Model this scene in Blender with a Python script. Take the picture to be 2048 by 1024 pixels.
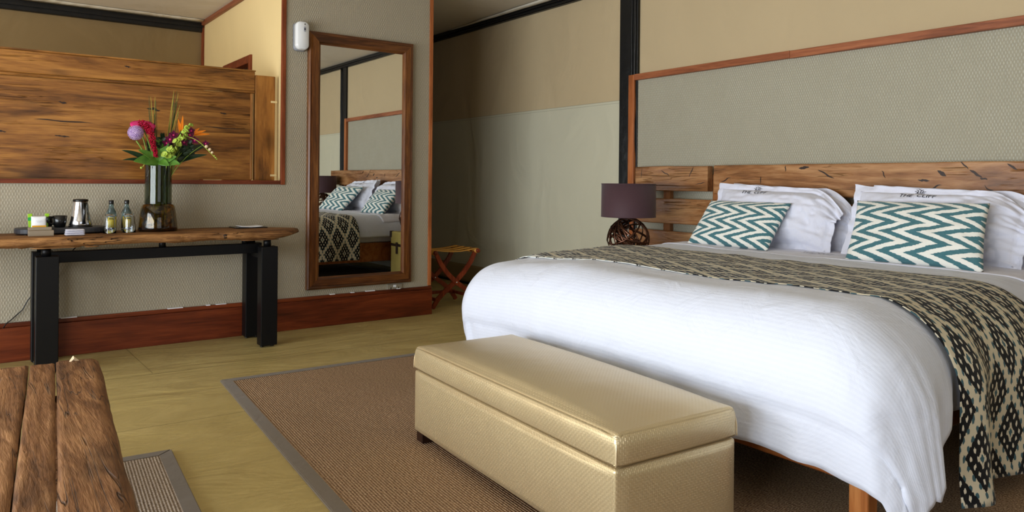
import bpy, bmesh, math, random
from mathutils import Vector, Matrix, noise
random.seed(7)
S = bpy.context.scene
for o in list(bpy.data.objects): bpy.data.objects.remove(o)
COL = S.collection
PI = math.pi
# ------------------------------------------------------------------ camera
YAW, ROLL, FPX, CAMH = .6322, .0093, 1474.8, 1.2
fw = Vector((math.sin(YAW), math.cos(YAW), 0)); rt = Vector((math.cos(YAW), -math.sin(YAW), 0)); up = rt.cross(fw)
cr, sr = math.cos(ROLL), math.sin(ROLL)
rt, up = cr*rt + sr*up, -sr*rt + cr*up
cd = bpy.data.cameras.new('camera'); cam = bpy.data.objects.new('camera', cd); COL.objects.link(cam)
cd.sensor_width = 36; cd.lens = FPX*36/2048; cd.shift_y = -(512-361.1)/2048; cd.clip_start = .02
cam.matrix_world = Matrix(((rt.x, up.x, -fw.x, 0), (rt.y, up.y, -fw.y, 0), (rt.z, up.z, -fw.z, CAMH), (0, 0, 0, 1)))
S.camera = cam
# ------------------------------------------------------------------ light
w = bpy.data.worlds.new('world'); S.world = w; w.use_nodes = True
w.node_tree.nodes['Background'].inputs[0].default_value = (.75, .87, 1, 1)
w.node_tree.nodes['Background'].inputs[1].default_value = .7
def area(name, loc, rot, sx, sy, e, c, spread=PI):
    l = bpy.data.lights.new(name, 'AREA'); l.shape = 'RECTANGLE'; l.size = sx; l.size_y = sy; l.energy = e; l.color = c; l.spread = spread
    o = bpy.data.objects.new(name, l); COL.objects.link(o); o.location = loc; o.rotation_euler = rot
area('daylight_west', (-3.25, 2.0, 1.05), (0, -PI/2, 0), 1.9, 5.6, 400, (.88, .94, 1))
area('daylight_bathroom', (-3.25, 7.1, 1.5), (0, -PI/2, 0), 1.8, 2.0, 100, (1, .97, .9))
area('daylight_south', (.6, -2.45, 1.5), (PI/2, 0, 0), 3.4, 2.0, 22, (.95, .97, 1))
S.view_settings.view_transform = 'Standard'; S.view_settings.look = 'None'; S.view_settings.gamma = 1; S.view_settings.use_curve_mapping = False
S.view_settings.exposure = 0.0

# ------------------------------------------------------------------ node helpers
class V:
    def __init__(s, t, k): s.t, s.k = t, k
    def m(s, op, b=None, c=None):
        n = s.t.nodes.new('ShaderNodeMath'); n.operation = op
        for i, x in enumerate((s, b, c)):
            if x is None: continue
            if isinstance(x, V): s.t.links.new(x.k, n.inputs[i])
            else: n.inputs[i].default_value = x
        return V(s.t, n.outputs[0])
    def __add__(s, b): return s.m('ADD', b)
    __radd__ = __add__
    def __sub__(s, b): return s.m('SUBTRACT', b)
    def __rsub__(s, b): return (s*-1)+b
    def __mul__(s, b): return s.m('MULTIPLY', b)
    __rmul__ = __mul__
    def __truediv__(s, b): return s.m('DIVIDE', b)
    def fract(s): return s.m('FRACT')
    def floor(s): return s.m('FLOOR')
    def abs(s): return s.m('ABSOLUTE')
    def lt(s, b): return s.m('LESS_THAN', b)
    def gt(s, b): return s.m('GREATER_THAN', b)
    def min(s, b): return s.m('MINIMUM', b)
    def max(s, b): return s.m('MAXIMUM', b)
    def sin(s): return s.m('SINE')
    def smooth(s, a, b):
        n = s.t.nodes.new('ShaderNodeMapRange'); n.interpolation_type = 'SMOOTHSTEP'
        s.t.links.new(s.k, n.inputs[0]); n.inputs[1].default_value = a; n.inputs[2].default_value = b
        return V(s.t, n.outputs[0])
class Mat:
    def __init__(s, name, rough=.6, spec=.3, metal=0, **kw):
        m = bpy.data.materials.new(name); m.use_nodes = True
        s.m, s.t = m, m.node_tree; s.b = s.t.nodes['Principled BSDF']
        s.b.inputs['Roughness'].default_value = rough; s.b.inputs['Specular IOR Level'].default_value = spec
        s.b.inputs['Metallic'].default_value = metal
        for k, v in kw.items(): s.b.inputs[k.replace('_', ' ')].default_value = v
    def coord(s, kind='Object', rnd=0):
        n = s.t.nodes.new('ShaderNodeTexCoord'); k = n.outputs[kind]
        if rnd:
            oi = s.t.nodes.new('ShaderNodeObjectInfo'); a = s.t.nodes.new('ShaderNodeVectorMath'); a.operation = 'ADD'
            mu = s.t.nodes.new('ShaderNodeMath'); mu.operation = 'MULTIPLY'; mu.inputs[1].default_value = rnd
            s.t.links.new(oi.outputs['Random'], mu.inputs[0])
            s.t.links.new(k, a.inputs[0]); s.t.links.new(mu.outputs[0], a.inputs[1]); k = a.outputs[0]
        return k
    def xyz(s, k):
        n = s.t.nodes.new('ShaderNodeSeparateXYZ'); s.t.links.new(k, n.inputs[0])
        return [V(s.t, n.outputs[i]) for i in range(3)]
    def comb(s, x, y, z=0):
        n = s.t.nodes.new('ShaderNodeCombineXYZ')
        for i, q in enumerate((x, y, z)):
            if isinstance(q, V): s.t.links.new(q.k, n.inputs[i])
            else: n.inputs[i].default_value = q
        return n.outputs[0]
    def scale(s, k, v):
        n = s.t.nodes.new('ShaderNodeVectorMath'); n.operation = 'MULTIPLY'; s.t.links.new(k, n.inputs[0]); n.inputs[1].default_value = v
        return n.outputs[0]
    def noise(s, k, sc=5, det=3, rough=.5, dist=0):
        n = s.t.nodes.new('ShaderNodeTexNoise'); s.t.links.new(k, n.inputs['Vector'])
        n.inputs['Scale'].default_value = sc; n.inputs['Detail'].default_value = det; n.inputs['Roughness'].default_value = rough; n.inputs['Distortion'].default_value = dist
        return V(s.t, n.outputs['Fac'])
    def voro(s, k, sc=1):
        n = s.t.nodes.new('ShaderNodeTexVoronoi'); s.t.links.new(k, n.inputs['Vector']); n.inputs['Scale'].default_value = sc
        return V(s.t, n.outputs['Distance'])
    def ramp(s, v, stops):
        n = s.t.nodes.new('ShaderNodeValToRGB'); s.t.links.new(v.k, n.inputs[0]); e = n.color_ramp.elements
        while len(e) < len(stops): e.new(.5)
        for q, (p, c) in zip(e, stops): q.position = p; q.color = (*lin(c), 1)
        return n.outputs[0]
    def mix(s, f, a, b, mode='MIX'):
        n = s.t.nodes.new('ShaderNodeMix'); n.data_type = 'RGBA'; n.blend_type = mode
        if isinstance(f, V): s.t.links.new(f.k, n.inputs[0])
        else: n.inputs[0].default_value = f
        for i, q in ((6, a), (7, b)):
            if isinstance(q, tuple): n.inputs[i].default_value = (*lin(q), 1)
            else: s.t.links.new(q, n.inputs[i])
        return n.outputs[2]
    def color(s, k):
        if isinstance(k, tuple): s.b.inputs['Base Color'].default_value = (*lin(k), 1)
        else: s.t.links.new(k, s.b.inputs['Base Color'])
        return s
    def rough(s, v): s.t.links.new(v.k, s.b.inputs['Roughness']); return s
    def bump(s, v, d=.01, st=1):
        n = s.t.nodes.new('ShaderNodeBump'); n.inputs['Strength'].default_value = st; n.inputs['Distance'].default_value = d
        s.t.links.new(v.k, n.inputs['Height'])
        cur = s.b.inputs['Normal']
        if cur.is_linked: s.t.links.new(cur.links[0].from_socket, n.inputs['Normal'])
        s.t.links.new(n.outputs[0], cur); return s
def lin(c): return tuple(((x/255)/12.92 if x/255 <= .04045 else ((x/255+.055)/1.055)**2.4) for x in c[:3])
def plain(name, c, rough=.6, spec=.3, metal=0, **kw): return Mat(name, rough, spec, metal, **kw).color(c).m

def wood(name, dark, mid, light, axis=0, rough=.45, freq=9, knots=.5, relief=.0015, stretch=.07, spec=.3, blotch=.5, crack=0):
    M = Mat(name, rough, spec); k = M.coord('Object', 13.7)
    sc = [1, 1, 1]; sc[axis] = stretch
    g = M.scale(k, sc)
    wob = M.noise(g, 3, 3, .55)
    n1 = M.noise(g, freq, 5, .62, 1.6)
    n2 = M.noise(g, freq*9, 3, .6, .3)
    v = n1*.72 + n2*.28
    col = M.ramp(v, [(.30, dark), (.47, mid), (.66, light)])
    big = M.noise(M.scale(k, [1 if i != axis else .35 for i in range(3)]), 4, 3, .6)
    col = M.mix((big.smooth(.5, .72))*blotch, col, dark, 'MIX')
    h = n2*.5 + n1
    if knots:
        ks = [2.6]*3; ks[axis] = 1.1
        d = M.voro(M.scale(k, ks), 1.0)
        kn = 1 - d.smooth(.06, .17)
        col = M.mix(kn*knots, col, tuple(x*.28 for x in dark)); h = h - kn*.7
    if crack:
        c2 = M.noise(M.scale(k, [1 if i != axis else .05 for i in range(3)]), 26, 2, .5, .8)
        ck = 1 - (c2-.5).abs().smooth(.0, .018)
        pm = M.noise(k, 3, 2).smooth(.5, .6)
        col = M.mix(ck*pm*crack, col, tuple(x*.3 for x in dark)); h = h - ck*pm*2
    M.color(col); M.bump(h, relief); return M.m

# ------------------------------------------------------------------ materials
def weave(name, base, lightc, u_axis):
    M = Mat(name, .62, .35); x = M.xyz(M.coord()); u = x[u_axis]; z = x[2]
    u = u + M.noise(M.scale(M.coord(), (3, 3, 1)), 3, 2)*.006
    pu = u/.0175; pz = z/.038
    a = ((pu).fract()-.5).abs(); b = ((pz).fract()-.5).abs()
    d1 = a*1.0 + b*b*2.0
    a2 = ((pu+.5).fract()-.5).abs(); b2 = ((pz+.5).fract()-.5).abs()
    d2 = a2 + b2*b2*2.0
    d = d1.min(d2)
    f = 1 - d.smooth(.04, .27)
    big = M.noise(M.coord(), 7, 3)
    fine = M.noise(M.scale(M.coord(), (1, 1, .3)), 300, 2)
    col = M.mix(f*(.16+big*.46), base, lightc)
    col = M.mix(fine.smooth(.4, .7)*.25, col, tuple(c*.72 for c in base))
    M.color(col); M.bump(f, .0013); return M.m
WEAVE_N = weave('woven_wallcovering_taupe', (161, 151, 130), (204, 196, 176), 0)
WEAVE_E = weave('woven_wallcovering_silver', (163, 157, 136), (222, 223, 210), 1)
def canvas(name, c, c2=None, zsplit=None, wr=.010, rough=.75):
    M = Mat(name, rough, .2); k = M.coord(); big = M.noise(M.scale(k, (1, 1, .7)), 1.6, 3, .5, 1.2)
    col = M.mix(big*.35, c, tuple(x*.86 for x in c))
    if c2:
        z = M.xyz(k)[2]; cc2 = M.mix(big*.3, c2, tuple(x*.9 for x in c2))
        col = M.mix(z.lt(zsplit), col, cc2)
        seam = ((z-zsplit).abs().lt(.004) + (z-zsplit+.022).abs().lt(.003))
        col = M.mix(seam*.35, col, tuple(x*.6 for x in c2))
    M.color(col); M.bump(big, wr*3); M.bump(M.noise(k, 500, 1), .0004); return M.m
CANVAS_E = canvas('tent_canvas_tan', (196, 176, 140), (202, 198, 174), 1.924)
CANVAS_B = canvas('tent_canvas_olive', (148, 126, 88), wr=.006)
CREAM = canvas('cream_plaster', (226, 202, 148), wr=.001, rough=.6)
CEIL = canvas('ceiling_canvas', (222, 212, 194), wr=.004)
BLACKC = Mat('black_canvas_strap', .42, .4); BLACKC.color((17, 17, 17)); BLACKC.bump(BLACKC.noise(BLACKC.coord(), 9, 4), .006); BLACKC = BLACKC.m
WHITEC = canvas('white_roof_lining', (225, 218, 200), wr=.02)
M = Mat('olive_floor_canvas', .38, .4); k = M.coord()
cr1 = M.noise(M.scale(k, (.6, 1.6, 1)), 1.7, 4, .55, 1.5); sc1 = M.noise(M.scale(k, (1, 1.7, 1)), 4, 5, .6, 1)
dirt = M.noise(k, 2.2, 4)
x, y, _ = M.xyz(k)
line = ((y+x*.02-4.93).abs().lt(.004)) + ((y+x*.03-3.9).abs().lt(.003)) + ((x-1.05+y*.03).abs().lt(.003))*y.gt(4.93)
col = M.mix(sc1.smooth(.45, .75)*.5, (174, 154, 98), (190, 170, 114)); col = M.mix(dirt.smooth(.4, .7)*.5, col, (156, 136, 86))
col = M.mix(line*.6, col, (96, 84, 44))
M.color(col); M.bump(cr1, .02); M.bump(sc1*.4-line, .003); M.rough(sc1*.25+.28); FLOORM = M.m
BASEW = wood('mahogany_stained_baseboard', (54, 20, 8), (96, 40, 18), (128, 60, 28), 0, .35, 7, .25, .001)
TRIM_Z = wood('orange_brown_trim_upright', (110, 56, 26), (162, 92, 48), (190, 118, 70), 2, .45, 14, .1, .0006)
TRIM_Y = wood('orange_brown_trim_lengthwise', (104, 54, 30), (146, 84, 52), (172, 106, 68), 1, .45, 14, .1, .0006)
TRIM_DX = wood('dark_red_ledge', (66, 26, 12), (110, 50, 26), (140, 68, 38), 0, .4, 12, .1, .0006)
TRIM_DZ = wood('dark_red_upright', (76, 32, 14), (122, 58, 28), (150, 76, 42), 2, .4, 12, .1, .0006)
SCREEN_X = wood('honey_brown_board', (50, 27, 10), (132, 84, 36), (182, 126, 60), 0, .32, 7, .95, .0018, .10, .35, .8, .35)
SCREEN_Z = wood('honey_brown_stile', (76, 44, 18), (146, 94, 40), (184, 126, 60), 2, .34, 7, .6, .001, .12, .35, .5)
SLAB = wood('weathered_slab', (48, 29, 17), (116, 78, 44), (178, 130, 80), 0, .65, 17, .8, .010, .08, .2, .55, .8)
COFFEE = wood('aged_plank_wood', (46, 28, 18), (116, 78, 48), (166, 122, 82), 1, .55, 15, .9, .006, .10, .25, .6, .6)
MIRW_Z = wood('walnut_frame_upright', (44, 22, 10), (98, 56, 24), (146, 94, 44), 2, .3, 9, .5, .0012, .1, .4, .5)
MIRW_X = wood('walnut_frame_rail', (36, 18, 9), (80, 44, 20), (118, 72, 34), 0, .3, 9, .7, .0012, .1, .4, .5)
HEADW = wood('rustic_headboard_oak', (60, 36, 20), (146, 98, 58), (192, 146, 100), 1, .36, 6, .9, .003, .12, .3, .4, .12)
HEADZ = wood('rustic_batten', (80, 46, 24), (150, 94, 50), (180, 124, 76), 2, .45, 9, .3, .001)
BEDW = wood('bed_frame_oak', (92, 46, 18), (160, 92, 44), (190, 122, 66), 1, .4, 9, .4, .001)
BEDWZ = wood('bed_leg_oak', (100, 54, 22), (170, 102, 50), (206, 140, 80), 2, .4, 9, .3, .001)
RACKW = wood('red_brown_rack_wood', (72, 26, 14), (118, 48, 26), (150, 70, 40), 2, .35, 12, .1, .0005)
DARKW = wood('dark_bench_foot', (22, 10, 6), (46, 24, 16), (60, 34, 22), 2, .35, 12, 0, .0004)
BLACKM = plain('black_powder_coated_steel', (9, 9, 10), .42, .22)
BLACKP = plain('black_plastic', (12, 12, 13), .25, .5)
WHITEP = plain('white_plastic', (226, 228, 230), .25, .5)
GREYP = plain('grey_plastic', (150, 152, 160), .4, .4)
STEEL = plain('brushed_steel', (205, 205, 208), .16, .5, 1)
STEELD = plain('satin_socket_steel', (186, 182, 172), .4, .5, .7)
MIRROR = plain('mirror_silver', (226, 228, 226), 0.0, .5, 1)
def fabric(name, c, stripes=None, wr=.002):
    M = Mat(name, .8, .15, Sheen_Weight=.15); k = M.coord()
    M.color(c)
    M.bump(M.noise(k, 7, 4, .5, 1), wr*4); M.bump(M.noise(k, 700, 1), .0003)
    if stripes:
        u = M.xyz(M.coord('UV'))[0]
        s = ((u/stripes).fract()-.5).abs().smooth(.2, .3)
        M.bump(s, .00015)
        M.color(M.mix(s*.22, c, tuple(x*.955 for x in c)))
    return M.m
DUVET = fabric('white_sateen_stripe', (216, 222, 237), .018, .002)
LINEN = fabric('white_cotton', (222, 224, 238), None, .002)
# chevron ikat (UV in metres from the cushion's lower left corner)
def chevron(name, uc, per):
    M = Mat(name, .85, .1, Sheen_Weight=.2); u, v, _ = M.xyz(M.coord('UV'))
    k = M.coord('UV')
    jag = M.noise(M.scale(k, (14, 210, 1)), 1, 2, .5)-.5
    big = M.noise(M.scale(k, (4, 4, 1)), 1, 1)-.5
    T = ((v/.128+.12+big*.12).fract()-.5).abs()          # 0..0.5
    f = (u-uc).abs() + T*.36 + jag*.034 + big*.02
    s = (f/per).fract(); st = ((s-.5).abs()).smooth(.235, .262)
    teal = M.mix(M.noise(M.scale(k, (30, 260, 1)), 1, 2).smooth(.3, .7)*.5, (66, 112, 122), (92, 136, 142))
    M.color(M.mix(st, teal, (240, 240, 232))); M.bump(M.noise(M.scale(k, (200, 900, 1)), 1, 1), .0004)
    M.bump(M.noise(M.coord(), 9, 3), .01); return M.m
CHEV_L = chevron('teal_chevron_ikat_small', .64, .125); CHEV_R = chevron('teal_chevron_ikat_large', .74, .146)
# throw ikat (UV metres: u across the strip, v along it)
M = Mat('black_cream_diamond_ikat', .8, .12, Sheen_Weight=.1); k = M.coord('UV')
u, v, _ = M.xyz(k); jn = (M.noise(M.scale(k, (260, 20, 1)), 1, 2)-.5); jb = (M.noise(k, 6, 2)-.5)
p = u/.174 + jb*.16; q = v/.34 + jn*.08 + jb*.10
d = (p.fract()-.5).abs() + (q.fract()-.5).abs(); dd = d.min(1-d)
r1 = ((p+q)*6).fract()-.5; r2 = ((p-q)*6).fract()-.5
dot = (r1*r1 + r2*r2).lt(.056)
cream, blk, teal = (206, 196, 170), (19, 19, 21), (62, 92, 100)
inner = M.mix(dot, blk, (218, 210, 188)); b1 = ((p+q)*5+.5).fract()-.5; b2 = ((p-q)*5+.5).fract()-.5; bdot = (b1*b1*.8 + b2*b2*.8).lt(.05); band = M.mix(bdot, cream, teal); cen = M.mix(dd.lt(.055), cream, teal)
col = M.mix(dd.gt(.375), inner, band); col = M.mix(dd.lt(.10), col, cen)
eb = (u/.05); bl = ((v/.16).fract()-.5).abs(); ebl = ((u-.022).abs()*9+bl)
edge = M.mix(ebl.lt(.28), (232, 234, 228), blk); edge = M.mix((((u-.022)*(u-.022))*700+bl*bl*55).lt(.35), edge, (232, 234, 228))
edge = M.mix(((u-.022)*(u-.022)*1400+(.5-bl)*(.5-bl)*60).lt(.5), edge, (66, 128, 148))
col = M.mix((u - v.smooth(1.7, 2.9)*.05).lt(.0), col, edge)
M.color(col); M.bump(M.noise(M.coord(), 7, 3), .01); THROW = M.m
# gold basket-weave vinyl
M = Mat('gold_basketweave_vinyl', .34, .5, .62); k = M.coord(); x, y, z = M.xyz(k)
ge = M.t.nodes.new('ShaderNodeNewGeometry'); nx, ny, nz = [a.abs() for a in M.xyz(M.t.nodes.new('ShaderNodeTexCoord').outputs['Normal'])]
U, W, _ = M.xyz(M.coord('UV'))
c = .0082; a = (U/c); b = (W/c)
par = ((a.floor()+b.floor())*.5).fract().gt(.25)
fa = (a.fract()-.5).abs(); fb = (b.fract()-.5).abs()
gap = (fa*(1-par) + fb*par); gl = 1-gap.smooth(.41, .49)
M.color(M.mix(gl, (232, 214, 176), (212, 193, 152))); M.bump(gl, .0005); M.bump(M.noise(k, 4, 2), .006); M.rough(M.noise(k, 3, 2)*.1+.31)
GOLD = M.m
# sisal
def sisal(name, base, lightc):
    M = Mat(name, .9, .1); k = M.coord(); x, y, z = M.xyz(k)
    u = x - y*.068
    rib = ((u/.0115).fract()-.5).abs()*2
    kn = M.noise(M.scale(k, (90, 220, 1)), 1, 2); big = M.noise(k, 2, 3)
    f = (rib*.26 + kn*.94)
    col = M.ramp(f, [(.25, tuple(c*.45 for c in base)), (.5, base), (.8, lightc)])
    col = M.mix(big*.3, col, tuple(c*.8 for c in base))
    M.color(col); M.bump(rib, .004); M.bump(kn, .003); return M.m
SISAL = sisal('brown_sisal', (128, 98, 74), (206, 176, 142)); SISAL2 = sisal('grey_brown_sisal', (132, 112, 94), (206, 190, 170))
TAPE = fabric('grey_brown_rug_tape', (104, 92, 76), None, .001)
SHADE = Mat('aubergine_silk_shade', .62, .3, Sheen_Weight=.2); kk = SHADE.coord(); SHADE.color((72, 48, 54)); SHADE.bump(SHADE.noise(SHADE.scale(kk, (40, 40, 400)), 1, 2), .0006); SHADE = SHADE.m
BRONZE = plain('bronze_metal_strip', (96, 66, 52), .25, .5, .9)
BRASS = plain('brass_fitting', (196, 160, 88), .3, .5, 1)
TRUNKM = Mat('mustard_leather_trunk', .5, .4); TRUNKM.color(TRUNKM.mix(TRUNKM.noise(TRUNKM.coord(), 8, 3), (146, 130, 66), (182, 166, 96))); TRUNKM = TRUNKM.m
LEATHER = plain('dark_brown_leather', (46, 30, 22), .5, .4)
TANL = Mat('tan_leather_strap', .5, .35); TANL.color(TANL.mix(TANL.noise(TANL.coord(), 12, 3), (190, 130, 48), (226, 168, 76))); TANL = TANL.m
INK = plain('black_embroidery', (40, 42, 52), .8, .1)
def glass(name, c, rough=0.0, ior=1.45):
    return Mat(name, rough, .5, Transmission_Weight=1.0, IOR=ior).color(c).m
GLASS_CLEAR = glass('clear_glass', (246, 250, 252)); GLASS_BLUE = glass('pale_blue_glass', (196, 220, 232))
M = Mat('olive_amber_glass', 0, .5, Transmission_Weight=1.0, IOR=1.45); M.color(M.mix(M.noise(M.coord(), 22, 3, .6, 1).smooth(.4, .62), (112, 92, 40), (226, 184, 84))); GLASS_AMBER = M.m; GLASS_SMOKE = glass('smoky_green_glass', (130, 142, 112))
LABELY = Mat('yellow_bottle_label', .5, .3); LABELY.color((226, 200, 56)); LABELY = LABELY.m
PAPER = plain('white_paper', (232, 234, 238), .6, .3); BOXM = plain('taupe_card', (140, 126, 106), .6, .3)
TOWEL = fabric('lavender_white_cloth', (206, 206, 222), None, .001)
GREEN = Mat('leaf_green', .4, .4); GREEN.color(GREEN.mix(GREEN.noise(GREEN.coord(), 30, 3), (46, 92, 28), (104, 152, 54))); GREEN = GREEN.m
DGREEN = Mat('dark_leaf_green', .35, .45); DGREEN.color(DGREEN.mix(DGREEN.noise(DGREEN.coord(), 30, 3), (16, 36, 20), (38, 66, 36))); DGREEN = DGREEN.m
LIME = plain('lime_green_bells', (168, 190, 78), .5, .3); STEMG = plain('stem_green', (120, 146, 60), .5, .3)
BLADE = plain('striped_blade_yellow', (176, 164, 70), .5, .3); BLADED = plain('striped_blade_green', (60, 84, 50), .45, .3)
LILAC = Mat('lilac_florets', .7, .2); LILAC.color(LILAC.mix(LILAC.noise(LILAC.coord(), 160, 2).smooth(.4, .6), (140, 104, 172), (222, 198, 230))); LILAC = LILAC.m
CRIMSON = plain('crimson_tassel', (158, 14, 44), .8, .2); PINK = plain('hot_pink_spathe', (214, 44, 118), .3, .4)
MAGENTA = plain('magenta_orchid', (98, 14, 60), .5, .3); ORANGE = plain('orange_sepal', (238, 132, 22), .45, .3); CREAMB = plain('cream_pink_bud', (220, 196, 160), .5, .3)

# ------------------------------------------------------------------ mesh helpers
def obj(name, bm, mat, parent=None, smooth=False, local=False, kind=None, label=None):
    me = bpy.data.meshes.new(name); bmesh.ops.recalc_face_normals(bm, faces=bm.faces)
    bm.to_mesh(me); bm.free()
    if smooth: me.polygons.foreach_set('use_smooth', [True]*len(me.polygons))
    me.materials.append(mat); o = bpy.data.objects.new(name, me); COL.objects.link(o)
    if parent is not None:
        o.parent = parent
        if not local:
            q = parent; off = Vector((0, 0, 0))
            while q is not None: off += q.location; q = q.parent
            o.location = -off
    if kind: o['kind'] = kind
    if label: o['label'] = label
    return o
def wpos(o):
    off = Vector((0, 0, 0))
    while o is not None: off += o.location; o = o.parent
    return off
def thing(name, loc, label, cat, group=None, rz=0):
    o = bpy.data.objects.new(name, None); COL.objects.link(o); o.location = loc; o.rotation_euler = (0, 0, rz); o.empty_display_size = .05
    tag(o, label, cat, group); return o
def tag(o, label, cat, group=None):
    o['label'] = label; o['category'] = cat
    if group: o['group'] = group
    return o
def NB(): return bmesh.new()
def box(bm, lo, hi, bev=0, seg=2):
    v = [bm.verts.new((x, y, z)) for x in (lo[0], hi[0]) for y in (lo[1], hi[1]) for z in (lo[2], hi[2])]
    F = [bm.faces.new([v[i] for i in f]) for f in ((0, 1, 3, 2), (4, 6, 7, 5), (0, 4, 5, 1), (2, 3, 7, 6), (0, 2, 6, 4), (1, 5, 7, 3))]
    if bev:
        es = list({e for f in F for e in f.edges})
        bmesh.ops.bevel(bm, geom=es, offset=bev, segments=seg, profile=.5, affect='EDGES', clamp_overlap=True)
    return bm
def bx(lo, hi, bev=0, seg=2): return box(NB(), lo, hi, bev, seg)
def struct(name, bm, mat, parent=None, **kw):
    return obj(name, bm, mat, parent, kind=None if parent else 'structure', **kw)
def lathe(bm, prof, n=32, c=(0, 0, 0), cap=True):
    rings = []
    for r, z in prof:
        rings.append([bm.verts.new((c[0]+r*math.cos(2*PI*i/n), c[1]+r*math.sin(2*PI*i/n), c[2]+z)) for i in range(n)])
    for a, b in zip(rings, rings[1:]):
        for i in range(n): bm.faces.new((a[i], a[(i+1) % n], b[(i+1) % n], b[i]))
    if cap:
        bm.faces.new(rings[0][::-1]); bm.faces.new(rings[-1])
    return bm
def frame_of(d):
    d = d.normalized(); a = Vector((0, 0, 1)) if abs(d.z) < .9 else Vector((1, 0, 0))
    s = d.cross(a).normalized(); return s, s.cross(d).normalized()
def tube(bm, pts, r, n=8, flat=None, side=None):
    pts = [Vector(p) for p in pts]; rings = []
    rr = r if isinstance(r, (list, tuple)) else [r]*len(pts)
    for i, p in enumerate(pts):
        d = (pts[min(i+1, len(pts)-1)]-pts[max(i-1, 0)])
        if side is not None:
            s = Vector(side); t = d.normalized().cross(s).normalized()
        else: s, t = frame_of(d)
        a, b = (rr[i], rr[i]) if flat is None else (rr[i], flat if not isinstance(flat, (list, tuple)) else flat[i])
        if n == 4: off = [(a, b), (-a, b), (-a, -b), (a, -b)]
        else: off = [(a*math.cos(2*PI*j/n), b*math.sin(2*PI*j/n)) for j in range(n)]
        rings.append([bm.verts.new(p+s*u+t*v) for u, v in off])
    n = len(rings[0])
    for a, b in zip(rings, rings[1:]):
        for i in range(n): bm.faces.new((a[i], a[(i+1) % n], b[(i+1) % n], b[i]))
    bm.faces.new(rings[0][::-1]); bm.faces.new(rings[-1]); return bm
def bez(a, b, c, n=10):
    a, b, c = Vector(a), Vector(b), Vector(c)
    return [(1-t)**2*a+2*t*(1-t)*b+t*t*c for t in [i/n for i in range(n+1)]]
def grid(bm, fn, nu, nv, thick=0, uvfn=None):
    """sheet from fn(i/nu, j/nv); thick > 0 closes it with an underside"""
    uvl = bm.loops.layers.uv.verify()
    P = [[Vector(fn(i/nu, j/nv)) for j in range(nv+1)] for i in range(nu+1)]
    top = [[bm.verts.new(p) for p in row] for row in P]
    def face(vs, ij):
        f = bm.faces.new(vs); f.smooth = True
        for l, (i, j) in zip(f.loops, ij): l[uvl].uv = uvfn(i/nu, j/nv) if uvfn else (i/nu, j/nv)
    for i in range(nu):
        for j in range(nv):
            ij = ((i, j), (i+1, j), (i+1, j+1), (i, j+1)); face([top[a][b] for a, b in ij], ij)
    if thick:
        bot = []
        for i in range(nu+1):
            row = []
            for j in range(nv+1):
                a = P[min(i+1, nu)][j]-P[max(i-1, 0)][j]; b = P[i][min(j+1, nv)]-P[i][max(j-1, 0)]
                n = a.cross(b).normalized(); row.append(bm.verts.new(P[i][j]-n*thick))
            bot.append(row)
        for i in range(nu):
            for j in range(nv):
                ij = ((i, j), (i, j+1), (i+1, j+1), (i+1, j)); face([bot[a][b] for a, b in ij], ij)
        rim = [(i, 0) for i in range(nu)]+[(nu, j) for j in range(nv)]+[(i, nv) for i in range(nu, 0, -1)]+[(0, j) for j in range(nv, 0, -1)]
        for a, b in zip(rim, rim[1:]+rim[:1]):
            face([top[b[0]][b[1]], top[a[0]][a[1]], bot[a[0]][a[1]], bot[b[0]][b[1]]], (b, a, a, b))
    return bm
def fbm(x, y, z=0, s=1): return noise.noise(Vector((x*s, y*s, z)))

# ================================================================== SETTING
D1, D2, CZ = 5.76, 4.662, 3.0
struct('floor', bx((-3.2, -2.6, -.06), (D2+.2, 8.5, 0)), FLOORM)
struct('ceiling', bx((-3.2, -2.6, CZ), (D2+.2, 5.86, CZ+.06)), CEIL)
struct('ceiling_corridor', bx((2.06, 5.86, CZ), (D2+.2, 8.5, CZ+.06)), CEIL)
struct('ceiling_bathroom', bx((-3.2, 5.86, 2.86), (2.06, 8.5, 2.92)), CEIL)
# bed wall
struct('wall_east', bx((D2, -2.6, 0), (D2+.1, 8.5, CZ)), CANVAS_E)
# south wall with an opening, west wall with openings
def wall_open(name, axis, at, th, lo, hi, z1, holes, mat):
    bm = NB(); cur = lo
    def b(a0, a1, z0, zz):
        if a1-a0 < 1e-4 or zz-z0 < 1e-4: return
        if axis == 'x': box(bm, (at, a0, z0), (at+th, a1, zz))
        else: box(bm, (a0, at, z0), (a1, at+th, zz))
    for a0, a1, z0, zz in holes:
        b(cur, a0, 0, z1); b(a0, a1, 0, z0); b(a0, a1, zz, z1); cur = a1
    b(cur, hi, 0, z1); return struct(name, bm, mat)
wall_open('wall_west', 'x', -3.12, .1, -2.6, 8.5, CZ, [(-.8, 4.8, .08, 2.5), (6.1, 8.1, .6, 2.4)], CREAM)
wall_open('wall_south', 'y', -2.4, .1, -3.1, D2, CZ, [(-1.1, 2.3, .5, 2.5)], CANVAS_B)
def window_frame(name, pts, z0, z1, x=-3.08, ax='x', at=None, bars=()):
    lo, hi = pts; bm = NB()
    def m(a0, a1, za, zb):
        if ax == 'x': box(bm, (x-.02, a0, za), (x+.02, a1, zb))
        else: box(bm, (a0, at-.02, za), (a1, at+.02, zb))
    m(lo, hi, z0, z0+.06); m(lo, hi, z1-.06, z1); m(lo, lo+.05, z0, z1); m(hi-.05, hi, z0, z1)
    for q in bars: m(q-.03, q+.03, z0, z1)
    return struct(name, bm, TRIM_DZ)
window_frame('window_1', (-.8, 4.8), .08, 2.5, bars=(.6, 2.0, 3.4))
window_frame('window_2', (6.1, 8.1), .6, 2.4, bars=(7.1,))
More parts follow.
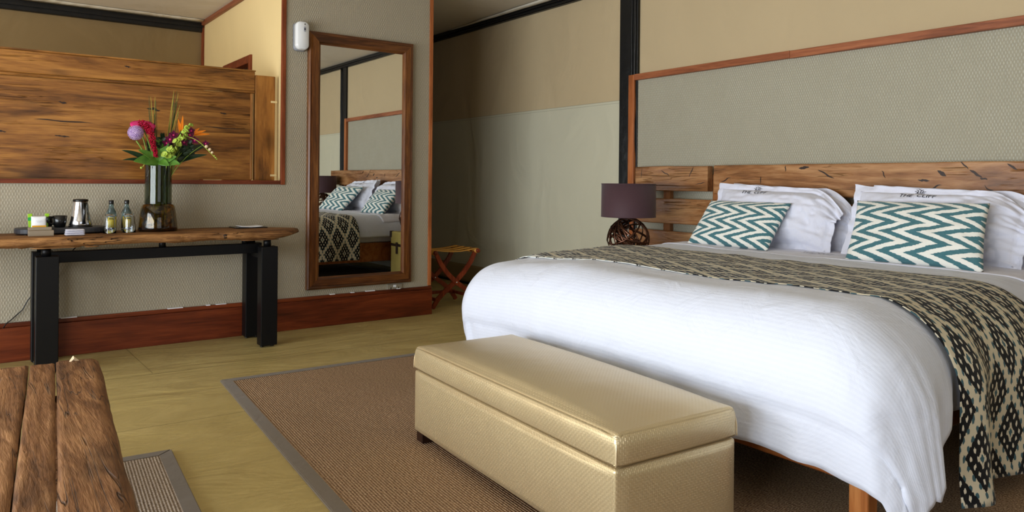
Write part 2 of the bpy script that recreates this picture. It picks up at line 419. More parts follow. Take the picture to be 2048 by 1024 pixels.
window_frame('window_3', (-1.1, 2.3), .5, 2.5, ax='y', at=-2.35, bars=(.6,))
# far wall behind bathroom and corridor
struct('wall_north', bx((-3.1, 8.32, 0), (D2, 8.42, CZ)), CANVAS_B)
# partition: low part, full height part
bm = NB(); box(bm, (-3.02, D1, 0), (1.985, D1+.1, 1.155)); box(bm, (1.985, D1, 0), (3.30, D1+.1, CZ))
struct('wall_partition', bm, WEAVE_N)
struct('trim_1', bx((-3.02, D1-.014, 1.153), (1.985, D1+.11, 1.183), .003), TRIM_DX)
struct('trim_2', bx((1.958, D1-.016, 1.15), (1.992, D1+.012, CZ), .004), TRIM_DZ)
struct('trim_3', bx((3.292, D1-.012, .255), (3.325, D1+.11, CZ), .004), TRIM_Z)
# plaster drips along the trims are wear with its own shape
bb = thing('baseboard_north', (0, D1, 0), '', ''); del bb['label']; del bb['category']; bb['kind'] = 'structure'
bm = NB()
for i, (a, b) in enumerate(((-3.0, 3.325),)):
    box(bm, (a, D1-.03, 0), (b, D1, .222), .003)
obj('board', bm, BASEW, bb)
obj('moulding', bx((-3.0, D1-.022, .222), (3.325, D1, .252), .006), BASEW, bb)
obj('end_cap', bx((3.30, D1, 0), (3.325, D1+.1, .25), .003), BASEW, bb)
bm = NB(); random.seed(3)
xx = .2
while xx < 3.25:
    L = random.uniform(.015, .11)
    if random.random() < .5: box(bm, (xx, D1-.024, .251), (xx+L, D1-.001, .251+random.uniform(.003, .007)), .001, 1)
    xx += L+random.uniform(.01, .08)
obj('plaster_smear', bm, PAPER, bb, kind='stuff')
# bathroom side wall with a doorway
bm = NB(); X0 = 1.985
box(bm, (X0-.012, D1+.012, 1.184), (X0+.0, 5.86, CZ)); box(bm, (X0, 5.86, 0), (X0+.09, 6.62, 2.86)); box(bm, (X0, 7.46, 0), (X0+.09, 8.32, 2.86)); box(bm, (X0, 6.62, 2.27), (X0+.09, 7.46, 2.86))
struct('wall_bathroom', bm, CREAM)
dr = thing('door_1', (X0, 7.0, 0), '', ''); del dr['label']; del dr['category']; dr['kind'] = 'structure'
obj('jamb', bx((X0-.02, 6.60, 0), (X0+.1, 6.66, 2.29), .004), TRIM_DZ, dr)
obj('jamb', bx((X0-.02, 7.42, 0), (X0+.1, 7.48, 2.29), .004), TRIM_DZ, dr)
obj('lintel', bx((X0-.02, 6.66, 2.22), (X0+.1, 7.42, 2.29), .004), TRIM_DX, dr)
obj('door_leaf', bx((X0+.05, 6.70, .01), (X0+.09, 7.42, 2.22), .004), DARKW, dr)
struct('trim_4', bx((X0-.02, 8.27, 0), (X0+.0, 8.32, 2.86), .003), TRIM_DZ)
struct('trim_5', bx((X0-.03, 5.87, 2.815), (X0, 8.32, 2.86), .003), TRIM_Y)
# black tent straps and roof lining along the top of the walls
def strap(name, pts_fn, n, mat, w):
    bm = NB()
    P = [pts_fn(i/n) for i in range(n+1)]
    tube(bm, P, w[0], 4, flat=w[1], side=(0, 0, 1)); return bm
def wavy(t, a, b, axis, off, z, amp, seed):
    q = a+(b-a)*t
    zz = z+fbm(q*1.3, seed, 0)*amp
    oo = off+fbm(q*2.1, seed+5, 0)*.01
    return (oo, q, zz) if axis == 'y' else (q, oo, zz)
be = thing('beam_east', (D2, 3, 2.93), '', ''); del be['label']; del be['category']; be['kind'] = 'structure'
obj('strap', strap('s', lambda t: wavy(t, -2.3, 8.3, 'y', D2-.02, 2.958, .0, 1), 60, None, (.04, .02)), BLACKC, be)
obj('strap_fold', strap('s', lambda t: wavy(t, -2.3, 8.3, 'y', D2-.045, 2.965, .012, 2), 60, None, (.012, .012)), BLACKC, be)
obj('strap_fold', strap('s', lambda t: wavy(t, -2.3, 8.3, 'y', D2-.042, 2.935, .006, 7), 60, None, (.008, .012)), BLACKC, be)
def lining(t, s):
    q = 2.0+5.6*t; a = max(0, math.sin(PI*t))**.7
    return (D2-.05-.10*a*s-.02*fbm(q*3, 3), q, 2.992-.014*s*(1-s)*4*a)
obj('roof_lining', grid(NB(), lining, 60, 4, .004), WHITEC, be, True)
bn = thing('beam_north', (0, 8.3, 2.8), '', ''); del bn['label']; del bn['category']; bn['kind'] = 'structure'
obj('strap', bx((-3, 8.27, 2.745), (X0-.02, 8.32, 2.845), .008), BLACKC, bn)
obj('strap_fold', strap('s', lambda t: wavy(t, -3, X0-.02, 'x', 8.262, 2.80, .004, 4), 40, None, (.012, .012)), BLACKC, bn)
def lin2(t, s):
    q = -2.9+4.85*t; return (q, 8.25-.11*s-.012*fbm(q*4, 9), 2.852-.010*s*(1-s)*4)
obj('roof_lining', grid(NB(), lin2, 60, 4, .004), WHITEC, bn, True)
def post(name, y0, y1):
    p = thing(name, (D2, (y0+y1)/2, 0), '', ''); del p['label']; del p['category']; p['kind'] = 'structure'
    w = y1-y0
    obj('strap', bx((D2-.03, y0, 0), (D2, y1, 2.95), .006), BLACKC, p)
    obj('strap_fold', strap('s', lambda t: (D2-.035+fbm(t*9, 1)*.003, y0+w*.12+fbm(t*7, 2)*.006, .02+2.9*t), 40, None, (.012, .012)).__class__ and tube(NB(), [(D2-.034+fbm(i*.3, 1)*.003, y0+w*.12+fbm(i*.25, 2)*.008, .02+2.9*i/40) for i in range(41)], .013, 8), BLACKC, p, True)
    obj('strap_fold', tube(NB(), [(D2-.032, y0+w*.30+fbm(i*.25, 8)*.008, .02+2.9*i/40) for i in range(41)], .009, 8), BLACKC, p, True)
    return p
post('column_1', 4.505, 4.725); post('column_2', .60, .80)
# woven panel behind the bed with its trim
struct('wall_panel', bx((D2-.018, .86, .0), (D2, 4.55, 2.10)), WEAVE_E)
struct('trim_6', bx((D2-.056, 4.52, 0), (D2+.0, 4.587, 2.126), .004), TRIM_Z)
struct('trim_7', bx((D2-.056, 3.02, 2.076), (D2, 4.519, 2.128), .004), TRIM_Y)
struct('trim_8', bx((D2-.056, .866, 2.074), (D2, 3.018, 2.126), .004), TRIM_Y)
struct('trim_9', bx((D2-.056, .80, 0), (D2, .865, 2.126), .004), TRIM_Z)
# ground strap and pale skirt at the foot of the canvas wall
struct('baseboard_east', bx((D2-.05, 4.73, 0), (D2, 8.3, .028), .006), BLACKC)
def skirt(t, s):
    q = 4.73+3.55*t; return (D2-.008-.045*(1-s)-.008*fbm(q*2, s*2), q, .03+.19*s)
struct('trim_10', grid(NB(), skirt, 60, 6, .004), CANVAS_B, smooth=True)
# ================================================================== WOOD SCREEN
sc = thing('wooden_screen', (.5, 5.89, 1.183), 'honey-brown knotty wood panelled screen standing on the ledge behind the vase', 'screen')
def knotty(lo, hi): return bx(lo, hi, .004, 1)
for a, b in ((1.186, 1.40), (1.4005, 1.545), (1.5455, 1.70), (1.7005, 1.862)):
    obj('plank', bx((-1.6, 5.885, a), (1.775, 5.925, b), .0008, 1), SCREEN_X, sc)
obj('top_rail', bx((-1.6, 5.872, 1.885), (1.79, 5.935, 2.035), .006), SCREEN_X, sc)
obj('stile', bx((1.793, 5.872, 1.183), (1.95, 5.93, 2.012), .005), SCREEN_Z, sc)
obj('moulding', bx((-1.6, 5.868, 1.864), (1.79, 5.90, 1.884), .006), SCREEN_X, sc)
obj('moulding', bx((1.757, 5.868, 1.186), (1.775, 5.90, 1.864), .006), SCREEN_Z, sc)
obj('cap', bx((-1.6, 5.868, 2.035), (1.795, 5.94, 2.047), .003), SCREEN_X, sc)
for z in (1.80, 1.215): obj('hinge_leaf', bx((1.915, 5.866, z), (1.965, 5.873, z+.016), .001, 1), CREAM, sc, label='cream painted hinge leaf')
def crackmark(x, z, L, hgt, seed, y=5.884):
    random.seed(seed); n = 9; bm = NB(); top = []; bot = []
    for i in range(n+1):
        t = i/n; w = hgt*.8*max(0, math.sin(PI*t))**.7*(.5+.7*random.random())+.0005
        zz = z+fbm(t*3, seed)*hgt*.5-.01*t
        top.append(bm.verts.new((x+L*t, y, zz+w/2))); bot.append(bm.verts.new((x+L*t, y, zz-w/2)))
    for i in range(n): bm.faces.new((top[i], bot[i], bot[i+1], top[i+1]))
    r = bmesh.ops.extrude_face_region(bm, geom=list(bm.faces)); bmesh.ops.translate(bm, verts=[v for v in r['geom'] if isinstance(v, bmesh.types.BMVert)], vec=(0, -.0012, 0))
    return bm
for a in ((.33, 1.583, .35, .012, 1), (.12, 1.50, .06, .014, 5), (1.02, 1.700, .09, .024, 2), (1.40, 1.588, .30, .010, 3), (.47, 1.71, .05, .018, 4), (1.53, 1.70, .05, .016, 6), (.45, 1.48, .09, .014, 8), (.87, 1.992, .04, .015, 9)):
    obj('wood_crack', crackmark(*a, y=(5.8715 if a[1] > 1.9 else 5.884)), LEATHER, sc)
# ================================================================== MIRROR
mi = thing('wall_mirror', (2.637, D1, .306), 'tall wall mirror in a dark stained wood frame reflecting the bed', 'mirror')
x0, x1, z0, z1 = 2.167, 3.108, .306, 2.384; fwid = .10
def mitre(ax, x0, x1, z0, z1, w, y0, y1, side):
    bm = NB()
    prof = [(0, y1), (0, y0+.016), (.012, y0+.008), (.026, y0+.012), (.03, y0), (w-.02, y0+.004), (w-.01, y0+.022), (w, y0+.026), (w, y1)]
    A, B = [], []
    for d, y in prof:
        if side == 'l': A.append((x0+d, y, z0+d)); B.append((x0+d, y, z1-d))
        if side == 'r': A.append((x1-d, y, z0+d)); B.append((x1-d, y, z1-d))
        if side == 'b': A.append((x0+d, y, z0+d)); B.append((x1-d, y, z0+d))
        if side == 't': A.append((x0+d, y, z1-d)); B.append((x1-d, y, z1-d))
    a = [bm.verts.new(p) for p in A]; b = [bm.verts.new(p) for p in B]; n = len(a)
    for i in range(n): bm.faces.new((a[i], a[(i+1) % n], b[(i+1) % n], b[i]))
    bm.faces.new(a); bm.faces.new(b); return bm
for s in 'lr': obj('frame_stile', mitre(0, x0, x1, z0, z1, fwid, D1-.055, D1-.002, s), MIRW_Z, mi)
for s in 'tb': obj('frame_rail', mitre(0, x0, x1, z0, z1, fwid, D1-.055, D1-.002, s), MIRW_X, mi)
obj('mirror_glass', bx((x0+.095, D1-.028, z0+.095), (x1-.095, D1-.022, z1-.095)), MIRROR, mi)
# ================================================================== DISPENSER, SOCKET
dp = thing('air_freshener_dispenser', (2.105, D1, 2.22), 'white air freshener dispenser on the wall left of the mirror', 'dispenser')
def rbox(x0, x1, y0, y1, z0, z1, r, n=8, taper=.8):
    bm = NB(); loops = []
    for y, k in ((y1, 1), (y0+(y1-y0)*.45, 1), (y0+(y1-y0)*.15, .94), (y0, taper)):
        cx, cz = (x0+x1)/2, (z0+z1)/2; hx, hz = (x1-x0)/2*k, (z1-z0)/2*(1-(1-k)*.5); rr = min(r*k, hx-.001)
        L = []
        for q, (sx, sz) in enumerate(((1, 1), (-1, 1), (-1, -1), (1, -1))):
            for i in range(n+1):
                a = q*PI/2+i/n*PI/2
                L.append(bm.verts.new((cx+sx*(hx-rr)+rr*math.cos(a), y, cz+sz*(hz-rr)+rr*math.sin(a))))
        loops.append(L)
    N = len(loops[0])
    for a, b in zip(loops, loops[1:]):
        for i in range(N): bm.faces.new((a[i], a[(i+1) % N], b[(i+1) % N], b[i]))
    bm.faces.new(loops[0]); bm.faces.new(loops[-1]); return bm
obj('back_plate', rbox(2.048, 2.152, D1-.03, D1-.001, 2.215, 2.44, .03), GREYP, dp, True, label='grey back plate')
obj('cover', rbox(2.05, 2.156, D1-.085, D1-.02, 2.22, 2.445, .04), WHITEP, dp, True)
obj('sensor_window', rbox(2.105, 2.123, D1-.089, D1-.080, 2.36, 2.402, .009), GREYP, dp)
obj('sensor_eye', rbox(2.109, 2.118, D1-.091, D1-.086, 2.374, 2.388, .004), BLACKP, dp)
obj('indicator_slot', rbox(2.112, 2.117, D1-.0885, D1-.080, 2.413, 2.427, .002), BLACKP, dp)
so = thing('wall_socket', (2.965, D1, .25), 'satin metal double wall socket under the mirror', 'socket')
obj('plate', bx((2.89, D1-.012, .205), (3.036, D1-.001, .295), .003), STEELD, so)
for x in (2.955, 2.968): obj('switch', bx((x-.005, D1-.018, .268), (x+.006, D1-.011, .288), .001, 1), WHITEP, so)
for cx in (2.925, 3.0):
    hb = NB(); box(hb, (cx-.003, D1-.0135, .252), (cx+.004, D1-.011, .268)); obj('earth_slot', hb, BLACKP, so)
    for d in (-.011, .011): obj('pin_slot', bx((cx+d-.005, D1-.0135, .232), (cx+d+.005, D1-.011, .239)), BLACKP, so)
# ================================================================== CONSOLE TABLE
ct = thing('console_table', (1.0, 5.45, 0), 'console table with a live-edge weathered slab on black steel legs', 'table')
def slab():
    bm = NB(); nx, ny = 110, 12; X0s, X1s = -.55, 1.93; ztop = .835; uvl = None
    def outline(x):
        t = (x-X0s)/(X1s-X0s)
        f = 5.165+.018*fbm(x*3, 1)+.010*fbm(x*11, 2)
        b = 5.715+.012*fbm(x*3, 5)
        e = max(0, (x-1.74)/.19)
        f += .10*e**3; b -= .25*max(0, (x-1.62)/.28)**1.6
        th = .060+.010*fbm(x*5, 9)+.006*fbm(x*19, 3)
        th -= .022*e
        return f, b, th
    # cross-section ring: back top -> front top -> front rounded -> bottom
    rings = []
    for i in range(nx+1):
        x = X0s+(X1s-X0s)*i/nx; f, b, th = outline(x); R = []
        sec = [(b, ztop-.004), (b-(b-f)*.33, ztop), (b-(b-f)*.66, ztop), (f+.03, ztop-.001), (f+.010, ztop-.006), (f+.001, ztop-.02), (f-.004, ztop-th*.55), (f+.008+.008*fbm(x*23, 7), ztop-th*.85), (f+.035, ztop-th), ((f+b)/2, ztop-th), (b, ztop-th)]
        for j, (y, z) in enumerate(sec):
            a = .0045 if 3 < j < 9 else .0012
            R.append(bm.verts.new((x+.004*fbm(y*30, z*40, x*9), y+a*fbm(x*26, z*50, j), z+a*.7*fbm(x*31, y*20, j+3))))
        rings.append(R)
    n = len(rings[0])
    for a, b in zip(rings, rings[1:]):
        for i in range(n): bm.faces.new((a[i], a[(i+1) % n], b[(i+1) % n], b[i]))
    bm.faces.new(rings[0]); bm.faces.new(rings[-1]); return bm
obj('slab_top', slab(), SLAB, ct, True)
# broken slivers under the slab edge
for x, L, s in ((.28, .26, 1), (1.50, .26, 2), (.56, .08, 3)):
    obj('bark_sliver', tube(NB(), [(x+L*i/6, 5.20+.01*fbm(i, s), .770+.004*fbm(i*2, s)) for i in range(7)], [.006, .014, .018, .012, .016, .012, .004], 6, flat=[.002, .006, .005, .006, .004, .005, .002]), SLAB, ct, True)
for x, z in ((.50, .800), (1.38, .802)): obj('knot', lathe(NB(), [(.002, 0), (.012, .001), (.016, .003), (.009, .007), (.0, .006)], 14), LEATHER, ct, True, local=True)
for o in [q for q in COL.objects if q.name.startswith('knot')]:
    pass
kn = [q for q in COL.objects if q.name.startswith('knot')]
for q, (x, z) in zip(kn, ((.50, .805), (1.385, .805))): q.rotation_euler = (PI/2, 0, 0); q.location = Vector((x, 5.166, z))-ct.location
def leg(xa, xb, ya, yb, splay=0):
    bm = NB(); box(bm, (xa, ya, .014), (xb, yb, .715), .004, 2)
    for v in bm.verts:
        if v.co.z < .3: v.co.x += splay*.0
    return bm
for (xa, xb) in ((.312, .432), (1.652, 1.768)):
    for (ya, yb) in ((5.232, 5.325), (5.595, 5.69)):
        L = obj('leg', leg(xa, xb, ya, yb), BLACKM, ct)
        for px in (xa+.022, xb-.022): obj('foot_pad', lathe(NB(), [(.012, 0), (.014, .004), (.010, .016)], 12, (px, (ya+yb)/2, 0)), BLACKP, L, True)
        obj('stand_off', lathe(NB(), [(.026, 0), (.026, .055)], 20, ((xa+xb)/2-.005, (ya+yb)/2, .714)), STEELD if 0 else BLACKM, ct, True)
for xa, xb in ((.35, .40), (1.685, 1.735)): obj('cross_bar', bx((xa, 5.325, .62), (xb, 5.595, .70), .003), BLACKM, ct)
obj('stretcher', bx((.38, 5.43, .655), (1.70, 5.49, .725), .003), BLACKM, ct)
for x in (1.05, 1.60): obj('stand_off', lathe(NB(), [(.022, 0), (.022, .055)], 18, (x, 5.455, .722)), BLACKM, ct, True)
# cable
cb = obj('power_cable', tube(NB(), [Vector(p) for p in ((.62, 5.72, .78), (.45, 5.735, .60), (.37, 5.735, .48), (.339, 5.738, .439), (.30, 5.74, .39), (.272, 5.74, .331), (.245, 5.74, .305), (.215, 5.74, .275), (.185, 5.74, .25), (.155, 5.738, .20), (.12, 5.722, .12), (.09, 5.71, .03), (.0, 5.70, .008))], .0035, 8), BLACKP, None, True)
tag(cb, 'thin black power cable hanging against the wall behind the left console leg', 'cable')
# ---------------- items on the console
ZT = .8355
tr = thing('hospitality_tray', (.45, 5.45, ZT), 'dark grey rounded tray under the kettle and cup on the console', 'tray')
def ovalbox(x0, x1, y0, y1, z0, z1, r, n=8, inset=.006):
    bm = NB(); loops = []
    for z, k in ((z0, inset*1.6), (z0+.006, 0), (z1-.008, 0), (z1-.002, inset*.5), (z1, inset*1.4)):
        L = []; a0, a1, b0, b1 = x0+k, x1-k, y0+k, y1-k; rr = min(r, (b1-b0)/2-.0005)
        for q, (cx, cy) in enumerate(((a1-rr, b1-rr), (a0+rr, b1-rr), (a0+rr, b0+rr), (a1-rr, b0+rr))):
            for i in range(n+1):
                a = q*PI/2+i/n*PI/2; L.append(bm.verts.new((cx+rr*math.cos(a), cy+rr*math.sin(a), z)))
        loops.append(L)
    N = len(loops[0])
    for a, b in zip(loops, loops[1:]):
        for i in range(N): bm.faces.new((a[i], a[(i+1) % N], b[(i+1) % N], b[i]))
    bm.faces.new(loops[0]); bm.faces.new(loops[-1]); return bm
TRAYM = plain('charcoal_tray', (44, 45, 50), .45, .4)
obj('tray_body', ovalbox(.212, .715, 5.392, 5.61, ZT+.004, ZT+.042, .1), TRAYM, tr)
for x in (.27, .66): obj('foot', lathe(NB(), [(.010, 0), (.010, .006)], 12, (x, 5.43, ZT)), BLACKP, tr)
ZR = ZT+.0425
# sachets
sh = thing('tea_sachet', (.335, 5.46, ZR), 'white paper sachet with an orange band on the tray, left of the cup', 'sachet')
def pouch(x0, x1, y, z0, z1, th, lean=.012):
    def f(u, v):
        x = x0+(x1-x0)*u; z = z0+(z1-z0)*v
        return (x, y+lean*v-th*max(0, math.sin(PI*u))**.6*max(0, math.sin(PI*min(1, v*1.02)))**.6, z)
    return grid(NB(), f, 12, 10, .003)
obj('packet', pouch(.298, .378, 5.43, ZR+.001, ZR+.072, .010), PAPER, sh, True)
obj('orange_band', bx((.301, 5.4165, ZR+.003), (.376, 5.4185, ZR+.016)), plain('sachet_orange', (236, 170, 40), .5), sh, label='orange printed band')
obj('print_line', bx((.320, 5.4185, ZR+.044), (.356, 5.4195, ZR+.0452)), GREYP, sh); obj('print_line', bx((.327, 5.4185, ZR+.037), (.349, 5.4195, ZR+.0382)), GREYP, sh)
GY = plain('green_yellow_sachet', (150, 200, 40), .4, .4)
for i, (x, t, lb) in enumerate(((.288, -.06, 'green and yellow sugar stick at the left of the white sachet'), (.366, .09, 'green and yellow sugar stick at the right of the white sachet'))):
    s = thing('sugar_stick', (x+.01, 5.465, ZR), lb, 'sachet')
    b = NB(); box(b, (-.012, -.003, 0), (.012, .003, .088), .002, 1); o = obj('wrapper', b, GY, s, local=True); o.rotation_euler = (0, t, 0)
    b = NB(); box(b, (-.0125, -.0045, .045), (.0125, .0035, .066)); o = obj('green_band', b, plain('sachet_green', (40, 160, 70), .4), s, local=True); o.rotation_euler = (0, t, 0)
# cup
cu = thing('black_cup', (.452, 5.47, ZR), 'black cup with white inside on the tray, left of the kettle', 'cup')
obj('bowl', lathe(NB(), [(.026, 0), (.031, .003), (.037, .03), (.0415, .072), (.0385, .073), (.034, .03), (.028, .008), (0.001, .006)], 36, (.452, 5.47, ZR), cap=False), BLACKP, cu, True)
obj('lining', lathe(NB(), [(.0388, .0728), (.0343, .03), (.0285, .0095), (.0005, .0085)], 36, (.452, 5.47, ZR), cap=False), WHITEP, cu, True, label='white inner glaze')
obj('handle', tube(NB(), bez((.420, 5.455, ZR+.062), (.372, 5.43, ZR+.075), (.385, 5.44, ZR+.04))+bez((.385, 5.44, ZR+.04), (.392, 5.447, ZR+.02), (.420, 5.457, ZR+.022))[1:], .0065, 8), BLACKP, cu, True)
sp = thing('coffee_spoon', (.385, 5.43, ZR), 'small black cup handle piece resting beside the black cup', 'cup')
tag(sp, 'second small black cup standing behind the left side of the black cup', 'cup')
obj('bowl', lathe(NB(), [(.016, 0), (.020, .004), (.024, .03), (.027, .062), (.025, .063), (.021, .03), (.001, .006)], 28, (.397, 5.545, ZR), cap=False), BLACKP, sp, True)
sp.name = 'black_cup'
# kettle
kc = (.566, 5.475, ZR)
ke = thing('electric_kettle', kc, 'conical polished steel kettle with black handle and lid on the tray', 'kettle')
obj('power_base', lathe(NB(), [(.069, 0), (.07, .004), (.066, .009)], 36, kc), BLACKP, ke, True)
obj('body', lathe(NB(), [(.064, .009), (.066, .014), (.060, .04), (.051, .09), (.046, .13), (.0435, .155), (.043, .165)], 48, kc), STEEL, ke, True)
obj('lid', lathe(NB(), [(.0445, .163), (.045, .170), (.041, .176), (.02, .178), (.001, .178)], 40, kc), BLACKP, ke, True)
hx, hy = .006, -.045
obj('handle', tube(NB(), [(kc[0]+.010, kc[1]-.036, kc[2]+.166), (kc[0]+.014, kc[1]-.062, kc[2]+.150), (kc[0]+.014, kc[1]-.080, kc[2]+.10), (kc[0]+.013, kc[1]-.082, kc[2]+.05), (kc[0]+.012, kc[1]-.062, kc[2]+.022)], .0125, 10, flat=.008), BLACKP, ke, True)
obj('spout', tube(NB(), [(kc[0]-.005, kc[1]+.036, kc[2]+.135), (kc[0]-.006, kc[1]+.058, kc[2]+.163)], [.014, .006], 8), STEEL, ke, True)
# box
bo = thing('card_box', (.345, 5.335, ZT), 'small taupe cardboard box with raised lid at the front left of the console', 'box')
obj('tray', bx((.278, 5.31, ZT), (.409, 5.385, ZT+.033), .0015, 1), BOXM, bo); obj('lid', bx((.278, 5.345, ZT+.033), (.400, 5.388, ZT+.051), .0015, 1), BOXM, bo)
# folded cloth
fc = thing('folded_napkin', (.52, 5.30, ZT), 'small folded lavender-white cloth in front of the kettle', 'napkin')
for k in range(3):
    obj('fold', ovalbox(.464+.002*k, .572-.001*k, 5.255, 5.335, ZT+.0125*k, ZT+.0125*k+.0122, .012, 5, .003), TOWEL, fc, True)
# bottles, glasses
def bottle(x, y, lb):
    t = thing('water_bottle', (x, y, ZT), lb, 'bottle', 'glass water bottles')
    pr = [(.001, .003), (.026, .003), (.030, .0), (.032, .006), (.032, .118)]+[(.032-.0165*(.5-.5*math.cos(PI*i/8)), .118+.052*i/8) for i in range(1, 9)]+[(.0135, .180), (.0135, .190), (.0105, .190), (.0105, .178)]+[(.0125+.0165*(.5+.5*math.cos(PI*i/8)), .168-.063*i/8+.0) for i in range(8, -1, -1)][0:0]+[(.013, .166), (.027, .112), (.0285, .10), (.0285, .010), (.001, .008)]
    obj('glass_body', lathe(NB(), pr, 32, (x, y, ZT), cap=False), GLASS_BLUE, t, True)
    obj('cap', lathe(NB(), [(.0145, .186), (.0150, .188), (.0150, .208), (.0135, .210), (.001, .210)], 24, (x, y, ZT)), BLACKP, t, True)
    def lf(u, v):
        a = -PI*.78+u*PI*.62; return (x+.0325*math.cos(a), y+.0325*math.sin(a), ZT+.03+.072*v)
    obj('label', grid(NB(), lf, 12, 2, .0003), LABELY, t, True)
    def lf2(u, v):
        a = -PI*.68+u*PI*.42; return (x+.0332*math.cos(a), y+.0332*math.sin(a), ZT+.088+.008*v)
    obj('print_band', grid(NB(), lf2, 8, 1, .0002), BLACKP, t, True)
bottle(.745, 5.50, 'clear water bottle with yellow label and black cap nearer the kettle'); bottle(.838, 5.51, 'clear water bottle with yellow label and black cap nearer the vase')
def tumbler(x, y, lb):
    t = thing('glass_tumbler', (x, y, ZT), lb, 'glass', 'upturned tumblers')
    pr = [(.039, .0), (.0375, .03), (.034, .08), (.029, .118), (.0265, .125), (.001, .125), (.001, .118), (.024, .117), (.0265, .112), (.0315, .08), (.035, .03), (.0368, .0), (.039, .0)]
    obj('glass_body', lathe(NB(), pr, 32, (x, y, ZT), cap=False), GLASS_CLEAR, t, True)
tumbler(.722, 5.395, 'upturned clear glass tumbler in front of the left water bottle'); tumbler(.838, 5.405, 'upturned clear glass tumbler in front of the right water bottle')
# notepad
npd = thing('writing_folder', (1.66, 5.55, ZT), 'black leather writing folder lying open at the right end of the console', 'folder')
obj('cover', bx((1.53, 5.44, ZT), (1.76, 5.62, ZT+.007), .002, 1), BLACKP, npd)
def pf(u, v): return (1.575+.155*u, 5.455+.15*v, ZT+.010+.014*abs(u-.5)**1.5)
pd = obj('note_paper', grid(NB(), pf, 10, 4, .003), PAPER, None, True); tag(pd, 'sheets of white note paper lying on the black writing folder', 'paper')
# ---------------- vase
vc = (1.022, 5.46, ZT)
va = thing('glass_vase', vc, 'large stepped glass vase with amber lower body holding the flowers', 'vase')
obj('lower_body', lathe(NB(), [(.001, .002), (.118, .002), (.122, .008), (.121, .03), (.112, .12), (.104, .165), (.094, .180), (.084, .184), (.080, .184), (.080, .180), (.092, .174), (.099, .16), (.107, .12), (.116, .03), (.116, .012), (.001, .010)], 56, vc, cap=False), GLASS_AMBER, va, True)
obj('neck', lathe(NB(), [(.084, .186), (.0845, .20), (.083, .46), (.0835, .468), (.0785, .468), (.0785, .46), (.0795, .20), (.0790, .186), (.084, .186)], 56, vc, cap=False), GLASS_SMOKE, va, True)
# ---------------- flowers
def stem_pts(x, z, y=5.46, base=None, bend=0):
    bxp, byp = base or (vc[0]+random.uniform(-.05, .05), vc[1]+random.uniform(-.04, .04))
    return bez((bxp, byp, ZT+.02+random.uniform(0, .06)), ((bxp+x)/2+bend-(x-vc[0])*.38, (byp+y)/2, ZT+.44), (x, y, z), 12)
random.seed(11)
FG = 'flowers in the vase'
def flower(name, lb, cat='flower'): return thing(name, (vc[0], vc[1], ZT+.02), lb, cat, FG)
def blob(c, r, n=10, sx=1, sy=1, sz=1):
    bm = NB(); lathe(bm, [(r*math.sin(PI*(i+.001)/n), -r*math.cos(PI*i/n)*sz) for i in range(n+1)], 12, c, cap=False); return bm
# allium
f = flower('allium', 'round lilac allium head at the left of the bouquet')
obj('stem', tube(NB(), stem_pts(.875, 1.44, 5.40), .005, 6), STEMG, f, True)
bm = NB(); ac = Vector((.868, 5.385, 1.492))
N = 320
for i in range(N):
    z = 1-2*(i+.5)/N; r = math.sqrt(1-z*z); a = i*2.39996; d = Vector((r*math.cos(a), r*math.sin(a), z))
    c = ac+d*(.042+.004*random.random()); s, t = frame_of(d)
    for q in range(3):
        an = q*2.1+i; e = (s*math.cos(an)+t*math.sin(an))*.0052
        e2 = (s*math.cos(an+1.0)+t*math.sin(an+1.0))*.0052
        p = [bm.verts.new(c), bm.verts.new(c+e+d*.004), bm.verts.new(c+e2+d*.004)]; bm.faces.new(p)
b2 = bmesh.ops.create_icosphere(bm, subdivisions=2, radius=.042, matrix=Matrix.Translation(ac))
obj('flower_head', bm, LILAC, f)
# anthurium (pink)
f = flower('anthurium', 'hot pink anthurium behind the red tassel')
obj('stem', tube(NB(), stem_pts(.915, 1.50, 5.47), .004, 6), STEMG, f, True)
def heart(c, rx, rz, tilt=.3, yj=0):
    def g(u, v):
        a = 2*PI*u; r = v; x = rx*r*math.sin(a)*(1+.15*math.cos(a)); z = rz*r*(math.cos(a)*.9+.1*abs(math.sin(a)))
        return (c[0]+x, c[1]+tilt*z-.02*r*r*0+.015*r*r, c[2]+z)
    return grid(NB(), g, 24, 5, .0015)
obj('spathe', heart((.925, 5.44, 1.54), .078, .046, 1.0), PINK, f, True)
obj('spathe', heart((.955, 5.46, 1.52), .045, .035, 1.0), PINK, f, True)
# amaranthus (crimson tassel)
f = flower('amaranthus', 'crimson hanging amaranthus tassel beside the lilac head')
path = bez((.905, 5.40, 1.555), (.955, 5.35, 1.54), (.965, 5.36, 1.44), 10)+bez((.965, 5.36, 1.44), (.975, 5.36, 1.38), (.985, 5.36, 1.345), 8)[1:]
obj('stem', tube(NB(), stem_pts(.905, 1.555, 5.40), .004, 6), STEMG, f, True)
bm = NB()
for i, p in enumerate(path):
    for q in range(22):
        d = Vector((random.gauss(0, 1), random.gauss(0, 1), random.gauss(0, 1))).normalized()
        r = .026*(1-.45*i/len(path)); c = p+d*r*random.uniform(.5, 1.05)
        bmesh.ops.create_icosphere(bm, subdivisions=1, radius=.0052, matrix=Matrix.Translation(c))
obj('tassel', bm, CRIMSON, f)
